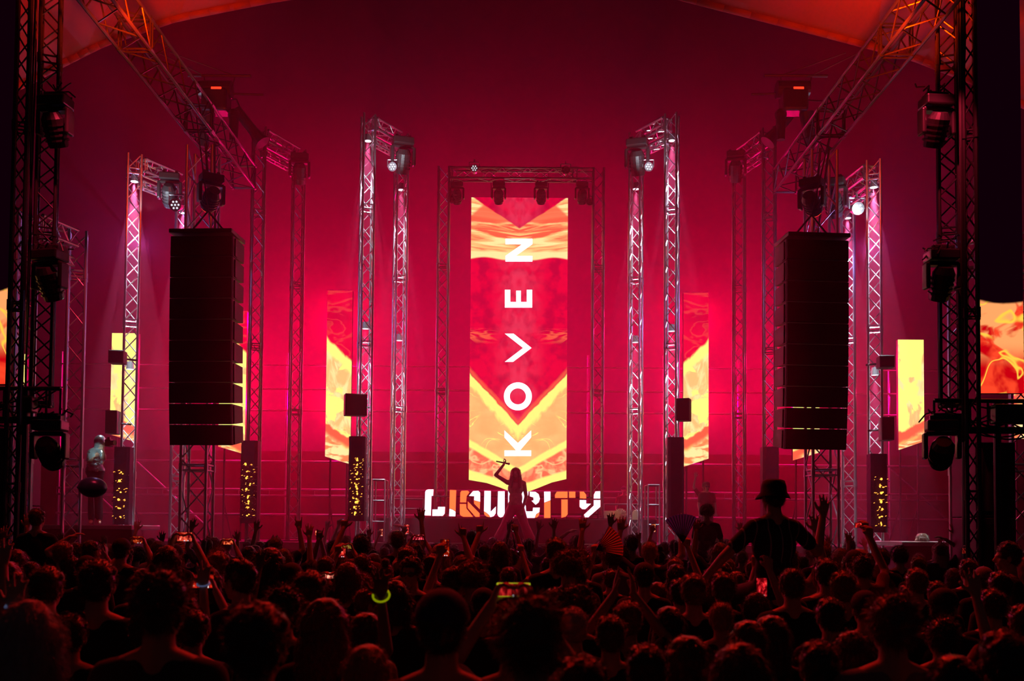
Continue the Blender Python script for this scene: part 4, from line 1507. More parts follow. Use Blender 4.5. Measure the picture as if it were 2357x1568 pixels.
def hair_mesh(style, seed):
    r = random.Random(seed)
    b = MB()
    c = HC
    if style in ('short', 'crop', 'tousled'):
        pad = {'short': .012, 'crop': .006, 'tousled': .018}[style]
        b.ball(c + V((0, -.014, .042)), (.074 + pad, .090 + pad, .080 + pad), 20, 16)
        b.ball(c + V((0, -.045, .0)), (.066 + pad * .7, .055 + pad * .5, .075), 16, 12)
        if style != 'crop':
            for i in range(26):
                t, ph = r.uniform(0, 6.28), r.uniform(0, 1.2)
                b.ball(c + V((math.cos(t) * math.sin(ph) * .078, -.014 + math.sin(t) * math.sin(ph) * .09, .045 + math.cos(ph) * .082)), r.uniform(.012, .024 if style == 'short' else .03), 8, 6)
        n, L, dn = (2600, .018, .1) if style != 'tousled' else (3200, .036, .1)
    elif style == 'curly':
        b.ball(c + V((0, -.02, .045)), (.090, .105, .092), 20, 16)
        for i in range(90):
            t, z = r.uniform(0, 6.28), r.uniform(-.6, 1)
            q = math.sqrt(1 - z * z)
            p = V((math.cos(t) * q * .095, -.02 + math.sin(t) * q * .105, .045 + z * .09))
            if p.y > .06 and p.z < .06: continue
            b.ball(c + p, r.uniform(.018, .032), 8, 6)
        n, L, dn = 4200, .035, .0
    elif style in ('long', 'bob'):
        b.ball(c + V((0, -.016, .042)), (.088, .103, .094), 20, 16)
        zend = -.30 if style == 'long' else -.14
        for i in range(15):
            t = math.pi * (1.0 + (i / 14 - .5) * 1.25) + math.pi / 2
            x, y = math.sin(t + math.pi / 2) , 0
            a = math.pi * 1.5 + (i / 14 - .5) * math.pi * 1.22
            x, y = math.cos(a), math.sin(a)
            p0 = c + V((x * .078, -.012 + y * .082, .04))
            p1 = c + V((x * .088, -.018 + y * .088, -.07))
            p2 = c + V((x * (.092 + r.uniform(0, .02)), -.022 + y * .10, zend + r.uniform(-.03, .03)))
            b.cap(p0, p1, .026, .026, 8)
            b.cap(p1, p2, .026, .014, 8)
        n, L, dn = 3600, .05, 1.1
    elif style in ('bun', 'ponytail'):
        b.ball(c + V((0, -.014, .042)), (.081, .097, .087), 20, 16)
        b.ball(c + V((0, -.05, .0)), (.068, .05, .07), 16, 12)
        if style == 'bun':
            b.ball(c + V((0, -.05, .15)), (.045, .045, .04), 14, 10)
            b.cap(c + V((0, -.045, .1)), c + V((0, -.05, .14)), .03, .03)
        else:
            b.cap(c + V((0, -.09, .09)), c + V((0, -.15, .08)), .026, .034)
            b.cap(c + V((0, -.15, .08)), c + V((0, -.165, -.08)), .034, .03)
            b.cap(c + V((0, -.165, -.08)), c + V((0, -.14, -.24)), .03, .008)
        n, L, dn = 2600, .025, .4
    # keep the face clear
    me = remesh(b, 'hair_shell', HAIRM['black'], .0085, 1)
    for v in me.vertices:
        d = noise.noise(v.co * 28 + V((seed, 0, 0))) * .008 + noise.noise(v.co * 9 + V((0, seed, 0))) * .008
        q = (v.co - c).normalized()
        v.co += q * d
        # push shell behind the face
        if v.co.y - c.y > .062 and v.co.z - c.z < .055:
            v.co.y = c.y + .062 - (v.co.y - c.y - .062) * .2
    me.update()
    return strands(me, n, L, dn, seed, HAIRM['black'])


HAIRS = {}
for i_, st_ in enumerate(('short', 'crop', 'tousled', 'curly', 'long', 'bob', 'bun', 'ponytail')):
    HAIRS[st_] = hair_mesh(st_, 11 + i_)


def cap_mesh(kind):
    b = MB()
    c = HC
    if kind == 'cap':
        n, m = 24, 8
        rings = []
        for j in range(m + 1):
            ph = j / m * math.pi / 2 * 1.05
            z = math.cos(ph) * .098 + .045
            rr = math.sin(ph)
            rings.append([c + V((math.cos(2 * math.pi * i / n) * rr * .091, -.008 + math.sin(2 * math.pi * i / n) * rr * .108, z)) for i in range(n)])
        for j, ring in enumerate(rings):
            b.v += ring
        for j in range(m):
            for i in range(n):
                a, a2 = j * n + i, j * n + (i + 1) % n
                b.face(a, a + n, a2 + n, a2)
        b.ball(c + V((0, -.008, .143)), (.009, .009, .005), 8, 6)
        # brim
        k = len(b.v)
        q = 12
        for i in range(q + 1):
            a = math.pi * (.12 + .76 * i / q)
            x, y = math.cos(a), math.sin(a)
            b.v += [c + V((x * .09, -.008 + y * .106, .048)), c + V((x * .088, -.008 + y * .106 + .075 * math.sin(a) ** .7, .036 - .012 * abs(x)))]
            b.v += [c + V((x * .09, -.008 + y * .106, .043)), c + V((x * .088, -.008 + y * .106 + .075 * math.sin(a) ** .7, .031 - .012 * abs(x)))]
        for i in range(q):
            a = k + i * 4
            b.face(a, a + 1, a + 5, a + 4); b.face(a + 2, a + 6, a + 7, a + 3); b.face(a + 1, a + 3, a + 7, a + 5)
    else:  # bucket hat
        n = 28
        prof = [(0.0, .143), (.05, .141), (.078, .130), (.090, .09), (.095, .045), (.126, .004), (.127, -.002), (.093, .035)]
        k = 0
        for r_, z in prof:
            for i in range(n):
                t = 2 * math.pi * i / n
                wv = (1 + .05 * math.sin(3 * t)) if r_ > .1 else 1
                b.v.append(c + V((math.cos(t) * r_ * wv, -.008 + math.sin(t) * (r_ * 1.15) * wv, z + (.012 * math.sin(2 * t) if r_ > .1 else 0))))
        for j in range(len(prof) - 1):
            for i in range(n):
                a, a2 = j * n + i, j * n + (i + 1) % n
                b.face(a, a + n, a2 + n, a2)
    return b.mesh(kind, CAPM['black'], True)


CAPS = {'cap': cap_mesh('cap'), 'bucket_hat': cap_mesh('hat')}
# sunglasses worn on top of the head, and a cap badge
b = MB()
for s in (-1, 1):
    b.ball(HC + V((s * .036, .055, .128)), (.032, .012, .024), 12, 8)
    b.tube(HC + V((s * .068, .05, .12)), HC + V((s * .086, -.04, .06)), .004, 6)
b.tube(HC + V((-.01, .065, .13)), HC + V((.01, .065, .13)), .004, 6)
SUNG = b.mesh('sunglasses', M['lens'])
b = MB()
for s in (-1, 1):
    b.ball(HC + V((s * .033, .100, .002)), (.030, .008, .021), 12, 8)
    b.tube(HC + V((s * .062, .094, .004)), HC + V((s * .082, .01, .004)), .003, 6)
b.tube(HC + V((-.008, .104, .006)), HC + V((.008, .104, .006)), .003, 6)
SUNG2 = b.mesh('sunglasses', M['lens'])


def child(me, name, parent, m_=None):
    o = bpy.data.objects.new(name, me)
    COL.objects.link(o)
    o.parent = parent
    if m_:
        o.material_slots[0].link = 'OBJECT'
        o.material_slots[0].material = m_
    return o


def phone(label, hgt=.15, w=.073, screen_em=(1, .05, .04), es=.9, case=None, glow=True, spots=True, rsd=0):
    """hand-held phone, upright, screen towards -Y"""
    o = empty('phone', (0, 0, 0), label, 'phone')
    b = MB(); b.bbox((0, 0, 0), (w, .009, hgt), bevel=.004); b.build('case', case or M['plastic'], o)
    sm = bpy.data.materials.get('phone_screen_%s' % rsd)
    if not sm:
        sm, x, z = led_start('phone_screen_%s' % rsd)
        n = nd_noise(x * .5, z * .25, 1.0, 3.0, .5, rsd * 1.7)
        c = nd_mix((.10, 0, .002), screen_em, n.step(.42, .66))
        c = nd_mix(c, (1, .75, .5), n.step(.64, .72))
        led_end(sm, c, es)
    b = MB(); b.bbox((0, -.0048, 0), (w * .9, .002, hgt * .9)); b.build('screen', sm, o)
    if spots:
        b = MB(); b.ball((w * .22, -.006, -hgt * .40), .004, 8, 6); b.ball((0, -.006, -hgt * .40), .0045, 8, 6)
        b.build('button_glow', M['white_led'], o)
    return o


crowd = []          # (object, attributes, px, py_top, s)
WORDS = {'short': 'short', 'crop': 'cropped', 'tousled': 'tousled', 'curly': 'curly', 'long': 'long', 'bob': 'chin-length', 'bun': 'top-bun', 'ponytail': 'ponytail'}


def hor(px):
    return 1217 + (px - 1178) * .00785


def add_person(x, y, k, pose='down', hair='short', hcol='brown', shirt='black', skin=0, yaw=0.0, mirror=False, z=0.0, capc=None, cap='cap', extra=None, px=None, py=None, hero=None):
    body, sh_, tr_, tip, hands = PROTO[pose]
    o = bpy.data.objects.new('person', body)
    COL.objects.link(o)
    o.location = (x, y, z)
    o.rotation_euler = (0, 0, yaw)
    o.scale = ((-k if mirror else k), k, k)
    o.material_slots[0].link = 'OBJECT'
    o.material_slots[0].material = SKIN[skin]
    child(sh_, 'shirt', o, SHIRT[shirt])
    child(tr_, 'trousers', o)
    if capc:
        child(CAPS[cap], 'cap' if cap == 'cap' else 'hat', o, CAPM[capc])
        child(HAIRS['crop' if hair != 'long' else 'long'], 'hair', o, HAIRM[hcol])
    elif hair:
        child(HAIRS[hair], 'hair', o, HAIRM[hcol])
    if extra == 'sunglasses_up': child(SUNG, 'sunglasses', o)
    if extra == 'sunglasses': child(SUNG2, 'sunglasses', o)
    crowd.append(dict(o=o, pose=pose, hair=hair, hcol=hcol, shirt=shirt, cap=capc, capk=cap, extra=extra, x=x, y=y, k=k, face=abs(yaw) > 2, hero=hero, z=z))
    return o


def local_to_world(o, p):
    m_ = Matrix.Translation(o.location) @ Matrix.Rotation(o.rotation_euler[2], 4, 'Z') @ Matrix.Diagonal((*o.scale, 1))
    return m_ @ Vector(p)


def by_head(px, pt, w, pose='down', hair='short', hcol='brown', shirt='black', z=0, **kw):
    """stand a person so that the top of the head falls at this place; w is the width of the head in pixels"""
    s = w / .185
    h0 = hor(px)
    top = {'cap': 1.785, 'bun': 1.835, 'curly': 1.79, None: 1.75}.get('cap' if kw.get('capc') else hair, 1.775)
    h = 1.98 - (pt - h0) / s - z
    if z == 0:
        if pt > h0 + 12:
            h = min(1.93, max(1.55, h))
            s = (pt - h0) / (1.98 - h)
        else:
            h = min(1.97, max(1.6, h))
    Y = F / s
    x = W(px, pt, Y).x
    return add_person(x, Y, h / top, pose, hair, hcol, shirt, z=z, **kw)


def by_hand(px, py, s, pose, mirror=False, hair='short', hcol='brown', shirt='black', **kw):
    """stand a person so that the tip of the raised hand falls at this place"""
    tip = PROTO[pose][3]
    Y = F / s
    p = W(px, py, Y)
    k = max(.86, min(1.12, p.z / tip.z))
    return add_person(p.x - tip.x * k * (-1 if mirror else 1), Y - tip.y * k, k, pose, hair, hcol, shirt, mirror=mirror, **kw)


def A(cx, cy, w): return (cx / 3.5, 1120 + cy / 3.5, w / 3.5)
def B_(cx, cy, w): return (590 + cx / 3.5, 1120 + cy / 3.5, w / 3.5)
def C_(cx, cy, w): return (1180 + cx / 3.5, 1120 + cy / 3.5, w / 3.5)
def D_(cx, cy, w): return (1757 + cx / 3.5, 1120 + cy / 3.5, w / 3.5)


# --- nearest and middle rows, one by one from the photograph
by_head(*A(240, 895, 460), hair='bob', hcol='grey', shirt='charcoal', yaw=.2)
by_head(*A(570, 1020, 250), hair='short', hcol='black', shirt='black', extra='sunglasses_up', yaw=R(15))
by_head(*A(1300, 670, 420), hair='tousled', hcol='brown', shirt='charcoal')
by_head(*A(380, 640, 270), hair='short', hcol='brown', shirt='black', yaw=.1)
by_head(*A(790, 582, 290), hair='short', hcol='black', shirt='black', yaw=R(12))
by_head(*A(60, 592, 230), hair='long', hcol='brown', shirt='black', yaw=-.3)
by_head(*A(250, 590, 170), hair='crop', hcol='black', shirt='grey')
by_head(*A(1940, 570, 250), hair='short', hcol='black', shirt='black', yaw=R(62))
by_head(*A(1690, 640, 190), hair='bob', hcol='brown', shirt='black', yaw=-.2)
by_head(*A(1970, 780, 170), hair='crop', hcol='fair', shirt='charcoal')
by_head(*A(510, 440, 150), hair='short', hcol='auburn', shirt='black')
by_head(*A(735, 420, 140), hair='crop', hcol='brown', shirt='charcoal', yaw=-.5)
by_head(*A(980, 405, 140), hair='short', hcol='black', capc='black', shirt='black')
by_head(*A(140, 500, 160), hair='bob', hcol='brown', shirt='black')
by_head(*A(560, 550, 150), hair='short', hcol='black', shirt='black')
by_head(*A(700, 545, 170), hair='short', hcol='black', capc='black', shirt='black', yaw=.7)
by_head(*A(1760, 520, 180), hair='short', hcol='auburn', shirt='navy')
by_head(*A(1160, 650, 190), hair='long', hcol='black', shirt='black', yaw=.4)
by_head(*A(1180, 1000, 300), hair='short', hcol='black', shirt='black')
by_head(*A(330, 1330, 320), hair='short', hcol='black', shirt='black')
by_head(*A(1560, 990, 260), hair='short', hcol='black', shirt='black')
by_head(*B_(5, 925, 525), hair='short', hcol='brown', shirt='black')
by_head(*B_(520, 1060, 330), hair='short', hcol='black', shirt='grey', extra='sunglasses_up', yaw=R(10))
by_head(*B_(560, 880, 350), hair='long', hcol='auburn', shirt='black', yaw=-.3)
by_head(*B_(220, 800, 300), hair='tousled', hcol='black', shirt='black')
by_head(*B_(430, 672, 280), hair='short', hcol='brown', shirt='navy')
by_head(*B_(285, 600, 190), hair='short', hcol='black', shirt='black', capc='black')
by_head(*B_(160, 725, 150), hair='crop', hcol='brown', shirt='black')
by_head(*B_(560, 560, 150), hair='short', hcol='brown', shirt='navy')
by_head(*B_(740, 602, 200), hair='bob', hcol='auburn', shirt='black')
by_head(*B_(850, 700, 180), hair='tousled', hcol='auburn', shirt='charcoal')
by_head(*B_(890, 815, 190), hair='short', hcol='auburn', shirt='black', yaw=R(-70))
by_head(*B_(855, 540, 140), hair='short', hcol='brown', shirt='black')
by_head(*B_(905, 618, 140), hair='short', hcol='black', shirt='black')
by_head(*B_(1045, 565, 150), hair='bun', hcol='brown', shirt='black')
by_head(*B_(1215, 480, 160), hair='short', hcol='brown', shirt='black')
by_head(*B_(1250, 560, 190), hair='short', hcol='black', shirt='black', yaw=R(168), extra='sunglasses')
by_head(*B_(1415, 540, 160), hair='short', hcol='black', shirt='black')
by_head(*B_(1120, 745, 250), hair='bob', hcol='black', shirt='black')
by_head(*B_(1500, 790, 450), hair='short', hcol='black', shirt='charcoal', capc='navy')
by_head(*B_(1740, 600, 200), hair='curly', hcol='auburn', shirt='black')
by_head(*B_(1590, 640, 200), hair='short', hcol='brown', shirt='black', yaw=-.6)
by_head(*B_(1735, 345, 98), hair='crop', hcol='brown', shirt='charcoal')
by_head(*B_(1840, 462, 112), hair='short', hcol='brown', shirt='black')
by_head(*B_(1655, 550, 130), hair='short', hcol='auburn', shirt='black', yaw=R(-80))
by_head(*B_(1830, 800, 230), hair='short', hcol='black', shirt='black', capc='black')
by_head(*B_(880, 1000, 250), hair='long', hcol='brown', shirt='grey', yaw=R(50))
by_head(*B_(900, 1250, 260), hair='long', hcol='fair', shirt='grey')
by_head(*B_(1450, 460, 110), hair='short', hcol='black', shirt='black')
by_head(*B_(120, 480, 190), hair='long', hcol='black', shirt='black')
by_head(*C_(148, 872, 520), hair='tousled', hcol='auburn', shirt='grey')
by_head(*C_(350, 410, 165), hair='short', hcol='brown', shirt='black')
by_head(*C_(450, 502, 195), hair='curly', hcol='auburn', shirt='black')
NYCAP = by_head(*C_(510, 618, 190), hair='short', hcol='black', shirt='black', capc='black', yaw=R(180 - 172))
by_head(*C_(500, 785, 270), hair='curly', hcol='brown', shirt='black')
by_head(*C_(345, 812, 130), hair='short', hcol='auburn', shirt='black')
by_head(*C_(490, 968, 280), hair='short', hcol='grey', shirt='charcoal')
by_head(*C_(790, 1030, 290), hair='short', hcol='brown', shirt='black')
by_head(*C_(530, 380, 98), hair='crop', hcol='fair', shirt='charcoal')
by_head(*C_(1000, 550, 95), hair='tousled', hcol='fair', shirt='black')
by_head(*C_(940, 400, 92), hair='short', hcol='black', shirt='black')
by_head(*C_(1120, 488, 125), hair='crop', hcol='brown', shirt='black')
by_head(*C_(1115, 430, 85), hair='short', hcol='brown', shirt='black')
by_head(*C_(1060, 600, 180), hair='short', hcol='black', capc='black', shirt='black')
by_head(*C_(1165, 760, 160), hair='long', hcol='auburn', shirt='black')
by_head(*C_(1350, 740, 200), hair='short', hcol='black', shirt='navy')
by_head(*C_(1460, 700, 230), hair='short', hcol='auburn', shirt='black')
by_head(*C_(1700, 690, 215), hair='short', hcol='brown', shirt='black')
by_head(*C_(1620, 640, 180), hair='bob', hcol='auburn', shirt='black')
by_head(*C_(560, 1350, 470), hair='short', hcol='black', shirt='black')
by_head(*C_(1895, 1060, 310), hair='long', hcol='brown', shirt='black')
by_head(*C_(1830, 1238, 470), hair='bob', hcol='auburn', shirt='charcoal')
by_head(*C_(1260, 950, 210), hair='long', hcol='black', shirt='navy')
by_head(*C_(1400, 1180, 330), hair='long', hcol='brown', shirt='black', yaw=.5)
by_head(*C_(1680, 915, 220), hair='crop', hcol='fair', shirt='charcoal')
by_head(*C_(1080, 1260, 260), hair='short', hcol='black', shirt='grey')
by_head(*C_(290, 560, 120), hair='long', hcol='black', shirt='black')
by_head(*D_(230, 640, 225), hair='crop', hcol='brown', shirt='black')
by_head(*D_(510, 578, 195), hair='short', hcol='black', shirt='black')
by_head(*D_(640, 680, 220), hair='short', hcol='auburn', shirt='black')
by_head(*D_(690, 560, 130), hair='short', hcol='brown', shirt='black')
by_head(*D_(960, 500, 120), hair='short', hcol='brown', shirt='black')
by_head(*D_(460, 440, 120), hair='curly', hcol='fair', shirt='black')
by_head(*D_(695, 420, 95), hair='crop', hcol='brown', shirt='charcoal')
by_head(*D_(735, 500, 150), hair='short', hcol='black', capc='black', shirt='black')
by_head(*D_(1275, 372, 80), hair='long', hcol='auburn', shirt='black', yaw=R(75))
by_head(*D_(1235, 655, 185), hair='short', hcol='auburn', shirt='black')
by_head(*D_(1165, 788, 160), hair='short', hcol='brown', shirt='black')
by_head(*D_(1530, 652, 125), hair='bob', hcol='brown', shirt='black')
by_head(*D_(1655, 580, 155), hair='short', hcol='black', shirt='black')
by_head(*D_(1775, 635, 165), hair='short', hcol='brown', shirt='black', capc='grey')
by_head(*D_(1910, 680, 200), hair='short', hcol='black', shirt='black')
by_head(*D_(1975, 440, 165), hair='short', hcol='black', shirt='black', yaw=R(78))
by_head(*D_(1450, 800, 250), hair='short', hcol='black', shirt='black', capc='black', yaw=R(-40))
by_head(*D_(1850, 820, 230), hair='short', hcol='black', shirt='black')
by_head(*D_(1035, 852, 385), hair='tousled', hcol='auburn', shirt='grey')
by_head(*D_(820, 820, 240), hair='short', hcol='black', shirt='navy', capc='navy')
by_head(*D_(450, 1235, 370), hair='short', hcol='black', shirt='black')
by_head(*D_(720, 1150, 280), hair='bob', hcol='brown', shirt='black', yaw=-.6)
by_head(*D_(1940, 1150, 420), hair='short', hcol='black', shirt='grey')
by_head(*D_(1250, 560, 130), hair='short', hcol='brown', shirt='black')
by_head(*D_(1400, 760, 180), hair='short', hcol='black', shirt='black')
by_head(*D_(1530, 1330, 300), hair='long', hcol='black', shirt='grey')
by_head(*D_(540, 890, 260), hair='short', hcol='black', shirt='black')
by_head(*D_(60, 1020, 300), hair='long', hcol='brown', shirt='black')
by_head(*D_(2090, 950, 250), hair='short', hcol='brown', shirt='black')

# --- people riding on shoulders, with the friend who carries each of them
RIDERS = []
for (px, pt, w, hair, hcol, shirt, capc, pose, yaw) in ((86, 1170, 41, 'short', 'brown', 'black', None, 'rider', 0), (1627, 1163, 29, 'curly', 'auburn', 'charcoal', None, 'rider', .1),
                                                        (1781, 1103, 64, 'short', 'black', 'charcoal', 'black', 'rider_arms', .3)):
    s = w / .205
    Y = F / s
    H = W(px, pt, Y).z
    k = .97 if w > 50 else .95
    z = H - 1.775 * k
    x = W(px, pt, Y).x
    RIDERS.append(add_person(x, Y, k, pose, hair, hcol, shirt, z=z, capc=capc, cap='bucket_hat', yaw=yaw, hero='rider'))
    kc = (z + .90 * k) / 1.50
    add_person(x, Y - .02, max(.82, min(1.08, kc)), 'down', 'short', 'black', 'black', hero='carrier')

sm_ = bpy.data.materials.new('striped_shirt')
sm_.use_nodes = True
Nd.nt = sm_.node_tree
tc_ = Nd.nt.nodes.new('ShaderNodeTexCoord'); sx_ = Nd.nt.nodes.new('ShaderNodeSeparateXYZ')
Nd.nt.links.new(tc_.outputs['Object'], sx_.inputs[0])
st_n = Nd.op('PINGPONG', Nd(sx_.outputs[0]), .045)
Nd.nt.links.new(nd_mix((.35, .32, .36), (.02, .02, .025), st_n.step(.003, .006)), Nd.nt.nodes['Principled BSDF'].inputs['Base Color'])
Nd.nt.nodes['Principled BSDF'].inputs['Roughness'].default_value = .9
for c_ in RIDERS[-1].children:
    if c_.name.startswith('shirt'): c_.material_slots[0].material = sm_
# --- raised hands against the stage, read from the photograph: place of the finger tips and scale
BANDW = {}
hands_ = [
    (1374, 1256, 222, 'phone_high', True), (1572, 1240, 227, 'phone_high', False), (393, 1252, 178, 'phone_high', False),
    (679, 1188, 175, 'horns', False), (745, 1216, 180, 'horns', True), (803, 1186, 190, 'point', True), (966, 1168, 170, 'up', False), (1056, 1204, 205, 'point', False),
    (1114, 1198, 195, 'point', True), (1243, 1196, 130, 'up', True), (1276, 1192, 150, 'both', False), (1345, 1188, 190, 'up', True), (1409, 1180, 160, 'up', True),
    (1466, 1222, 150, 'up', False), (1606, 1192, 180, 'up', True), (1568, 1182, 200, 'both', False), (1870, 1180, 260, 'up', False), (1987, 1214, 240, 'phone_high', False),
    (2190, 1204, 150, 'up', False), (2150, 1238, 150, 'bent', False), (595, 1196, 150, 'up', True), (545, 1220, 150, 'up', False), (448, 1192, 150, 'up', True),
    (320, 1196, 150, 'up', True), (372, 1222, 160, 'up', False), (196, 1232, 200, 'bent', True), (62, 1182, 190, 'up', False), (16, 1210, 210, 'up', True),
    (757, 1196, 120, 'up', True), (850, 1214, 130, 'both', True), (637, 1230, 150, 'clap', False), (905, 1210, 120, 'bent', False), (1330, 1222, 130, 'bent', True),
    (1400, 1226, 150, 'horns', True), (2165, 1236, 130, 'up', True), (2300, 1270, 150, 'both', False), (1905, 1232, 140, 'both', True), (1955, 1222, 170, 'up', True),
    (8, 1240, 380, 'up', False), (607, 1262, 300, 'up', True), (1745, 1240, 260, 'up', False), (2230, 1330, 420, 'up', False), (1425, 1305, 400, 'clap', True),
    (462, 1398, 400, 'up', False), (869, 1352, 470, 'up', False), (30, 1398, 560, 'up', False), (1700, 1200, 130, 'up', False), (240, 1250, 200, 'clap', False), (480, 1230, 150, 'both', False), (1170, 1228, 170, 'clap', True)]
for i, (px, py, s, pose, mir) in enumerate(hands_):
    q_ = by_hand(px, py, s, pose, mir, hair=('short', 'long', 'bob', 'crop', 'ponytail', 'tousled')[i % 6], hcol=('brown', 'black', 'auburn', 'fair')[i % 4], shirt=('black', 'charcoal', 'black', 'navy', 'grey', 'red')[i % 6],
            skin=(0, 0, 1, 0, 2)[i % 5], hero='hand')
    if (px, py) in ((462, 1398), (869, 1352), (30, 1398)):
        BANDW[px] = local_to_world(q_, PROTO['up'][4]['R'][0] + V((0, 0, .02)))
# --- held phones: centre of the phone, width, height of it in pixels, scale
PH = [(318, 1243, 26, 17, 205, 'glowing orange phone held sideways left of the balloon string', (1, .12, .02), .8, 1), (425, 1236, 38, 22, 280, 'bright phone held sideways below the left speaker hang', (1, .1, .05), 1.2, 2),
      (525, 1247, 27, 15, 190, 'small glowing phone held sideways under the left banner screen', (1, .15, .04), 1.3, 3), (733, 1227, 16, 11, 150, 'small orange phone left of the left centre portal foot', (1, .1, .03), 1.1, 4),
      (787, 1273, 18, 22, 220, 'lower bright phone of two held one above the other', (1, .05, .03), 1.2, 5), (795, 1257, 32, 14, 210, 'upper dark phone of two held one above the other', (.5, .3, .04), .6, 6),
      (877, 1226, 8, 18, 120, 'tiny upright bright phone left of the letter sign', (1, .2, .1), 1.5, 7), (914, 1228, 8, 16, 120, 'tiny orange phone second left of the letter sign', (1, .15, .05), 1.3, 8),
      (936, 1219, 12, 24, 140, 'upright red phone just left of the letter sign', (1, .06, .05), 1.2, 9), (963, 1237, 28, 13, 180, 'phone held sideways below the letter L of the sign', (1, .05, .1), 1.1, 10),
      (1024, 1262, 22, 42, 280, 'large upright phone with dim red screen below the letter sign', (1, .03, .0), .45, 11), (1181, 1215, 11, 20, 170, 'dark upright phone in front of the feet of the singer', (.4, .02, .05), .35, 12),
      (760, 1325, 25, 15, 300, 'very bright small phone held sideways in the middle rows', (1, .3, .2), 2.0, 13), (468, 1339, 54, 32, 360, 'large glowing phone held sideways in front of the left crowd', (1, .03, .01), .8, 14),
      (1182, 1358, 78, 32, 540, 'phone in a glowing yellow-green case held sideways', (1, .03, .03), .6, 15), (1753, 1352, 26, 46, 320, 'upright bright red phone held low right of centre', (1, .02, .03), 1.0, 16),
      (1504, 1216, 10, 20, 140, 'tiny upright phone left of the right centre portal foot', (1, .25, .08), 1.5, 17), (1978, 1209, 22, 12, 220, 'small red phone held high below the right outer portal', (1, .03, .02), 1.2, 18),
      (1745, 1301, 20, 22, 300, 'blurred red phone above the low red phone', (1, .06, .06), .9, 19), (2218, 1268, 8, 14, 170, 'small dim phone beside the black tower at right', (.8, .1, .03), .7, 20),
      (787, 1202, 9, 16, 130, 'tiny purple-lit phone left of the left centre portal cover', (.7, .2, .5), .8, 21), (1193, 1262, 10, 20, 200, 'small dark upright phone below the singer', (.4, .02, .1), .4, 22)]
for i, (px, py, wp, hp, s, lab, ec, es, sd) in enumerate(PH):
    Y = F / s
    pc = W(px, py, Y)
    o = phone(lab, hp / s, wp / s, ec, es, M['neon'] if sd == 15 else None, rsd=sd, spots=hp > 15)
    o.location = pc
    sc_ = min(wp, hp) / s
    side_ways = wp > hp
    pose = 'phone' if side_ways and sd not in (18, 4, 5) else 'phone_high'
    wr = PROTO[pose][4]
    h_ = wr['R'][1]
    if pose == 'phone':
        # both hands grip the two short ends
        k = max(.88, min(1.1, pc.z / 1.83))
        cx_ = 0
        hy = h_.y
        q = add_person(pc.x, Y - hy * k - .0, k, pose, ('short', 'bob', 'tousled', 'long')[i % 4], ('black', 'brown', 'auburn')[i % 3], ('black', 'charcoal', 'navy')[i % 3], hero='phone')
    else:
        k = max(.88, min(1.1, pc.z / 2.0))
        mir = i % 2 == 0
        q = add_person(pc.x - h_.x * k * (-1 if mir else 1), Y - h_.y * k - .01, k, pose, ('short', 'long', 'crop', 'bob')[i % 4], ('brown', 'black', 'fair')[i % 3], ('black', 'black', 'charcoal', 'grey')[i % 4], mirror=mir, hero='phone')
    if q: q['holds'] = 1

# --- rows between: filled at random where nobody stands yet
rr = random.Random(21)
Yr = 19.6
def clear(x, y, d=.40):
    return all((c['x'] - x) ** 2 + ((c['y'] - y) * .9) ** 2 > d * d for c in crowd)
nfill = 0
while Yr > 4.6:
    half = .5 * 2357 / F * Yr + .2
    x = -half + rr.uniform(0, .4)
    while x < half:
        xx, yy = x + rr.uniform(-.1, .1), Yr + rr.uniform(-.18, .18)
        if abs(yy - 13.8) < 1.2 and (abs(xx) > 6.0): x += .5; continue
        if (xx < -6.2 and yy > 16.9) or (xx > 6.6 and yy > 17.2): x += .5; continue
        hgt = rr.gauss(1.70, .065)
        hgt = max(1.55, min(1.84, hgt))
        if Yr < 8.0: hgt = min(hgt, 1.70)
        near_hero = any(c['hero'] in (None, 'phone', 'rider') and abs(c['x'] * yy / c['y'] - xx) < .22 and c['y'] > yy and c['y'] < yy + 3.0 for c in crowd) and Yr < 12
        if clear(xx, yy) and not near_hero and nfill < 165 and rr.random() < (.42 if Yr > 12 else .58):
            pz = rr.choices(['down', 'up', 'both', 'horns', 'bent', 'clap'], [88, 4, 2, 2, 2, 2])[0] if Yr > 10 else 'down'
            hr_ = rr.choices(['short', 'crop', 'tousled', 'curly', 'long', 'bob', 'bun', 'ponytail'], [26, 14, 14, 6, 16, 12, 5, 7])[0]
            add_person(xx, yy, hgt / 1.775, pz, hr_, rr.choices(['black', 'brown', 'auburn', 'fair'], [4, 5, 2, 2])[0], rr.choices(list(SHIRT), [6, 3, 2, 1, 2, 1])[0],
                       skin=rr.choice((0, 0, 1, 2)), yaw=rr.gauss(0, .25), mirror=rr.random() < .5, capc=('black' if rr.random() < .08 else None), hero='fill')
            nfill += 1
        x += .56
    Yr -= .68

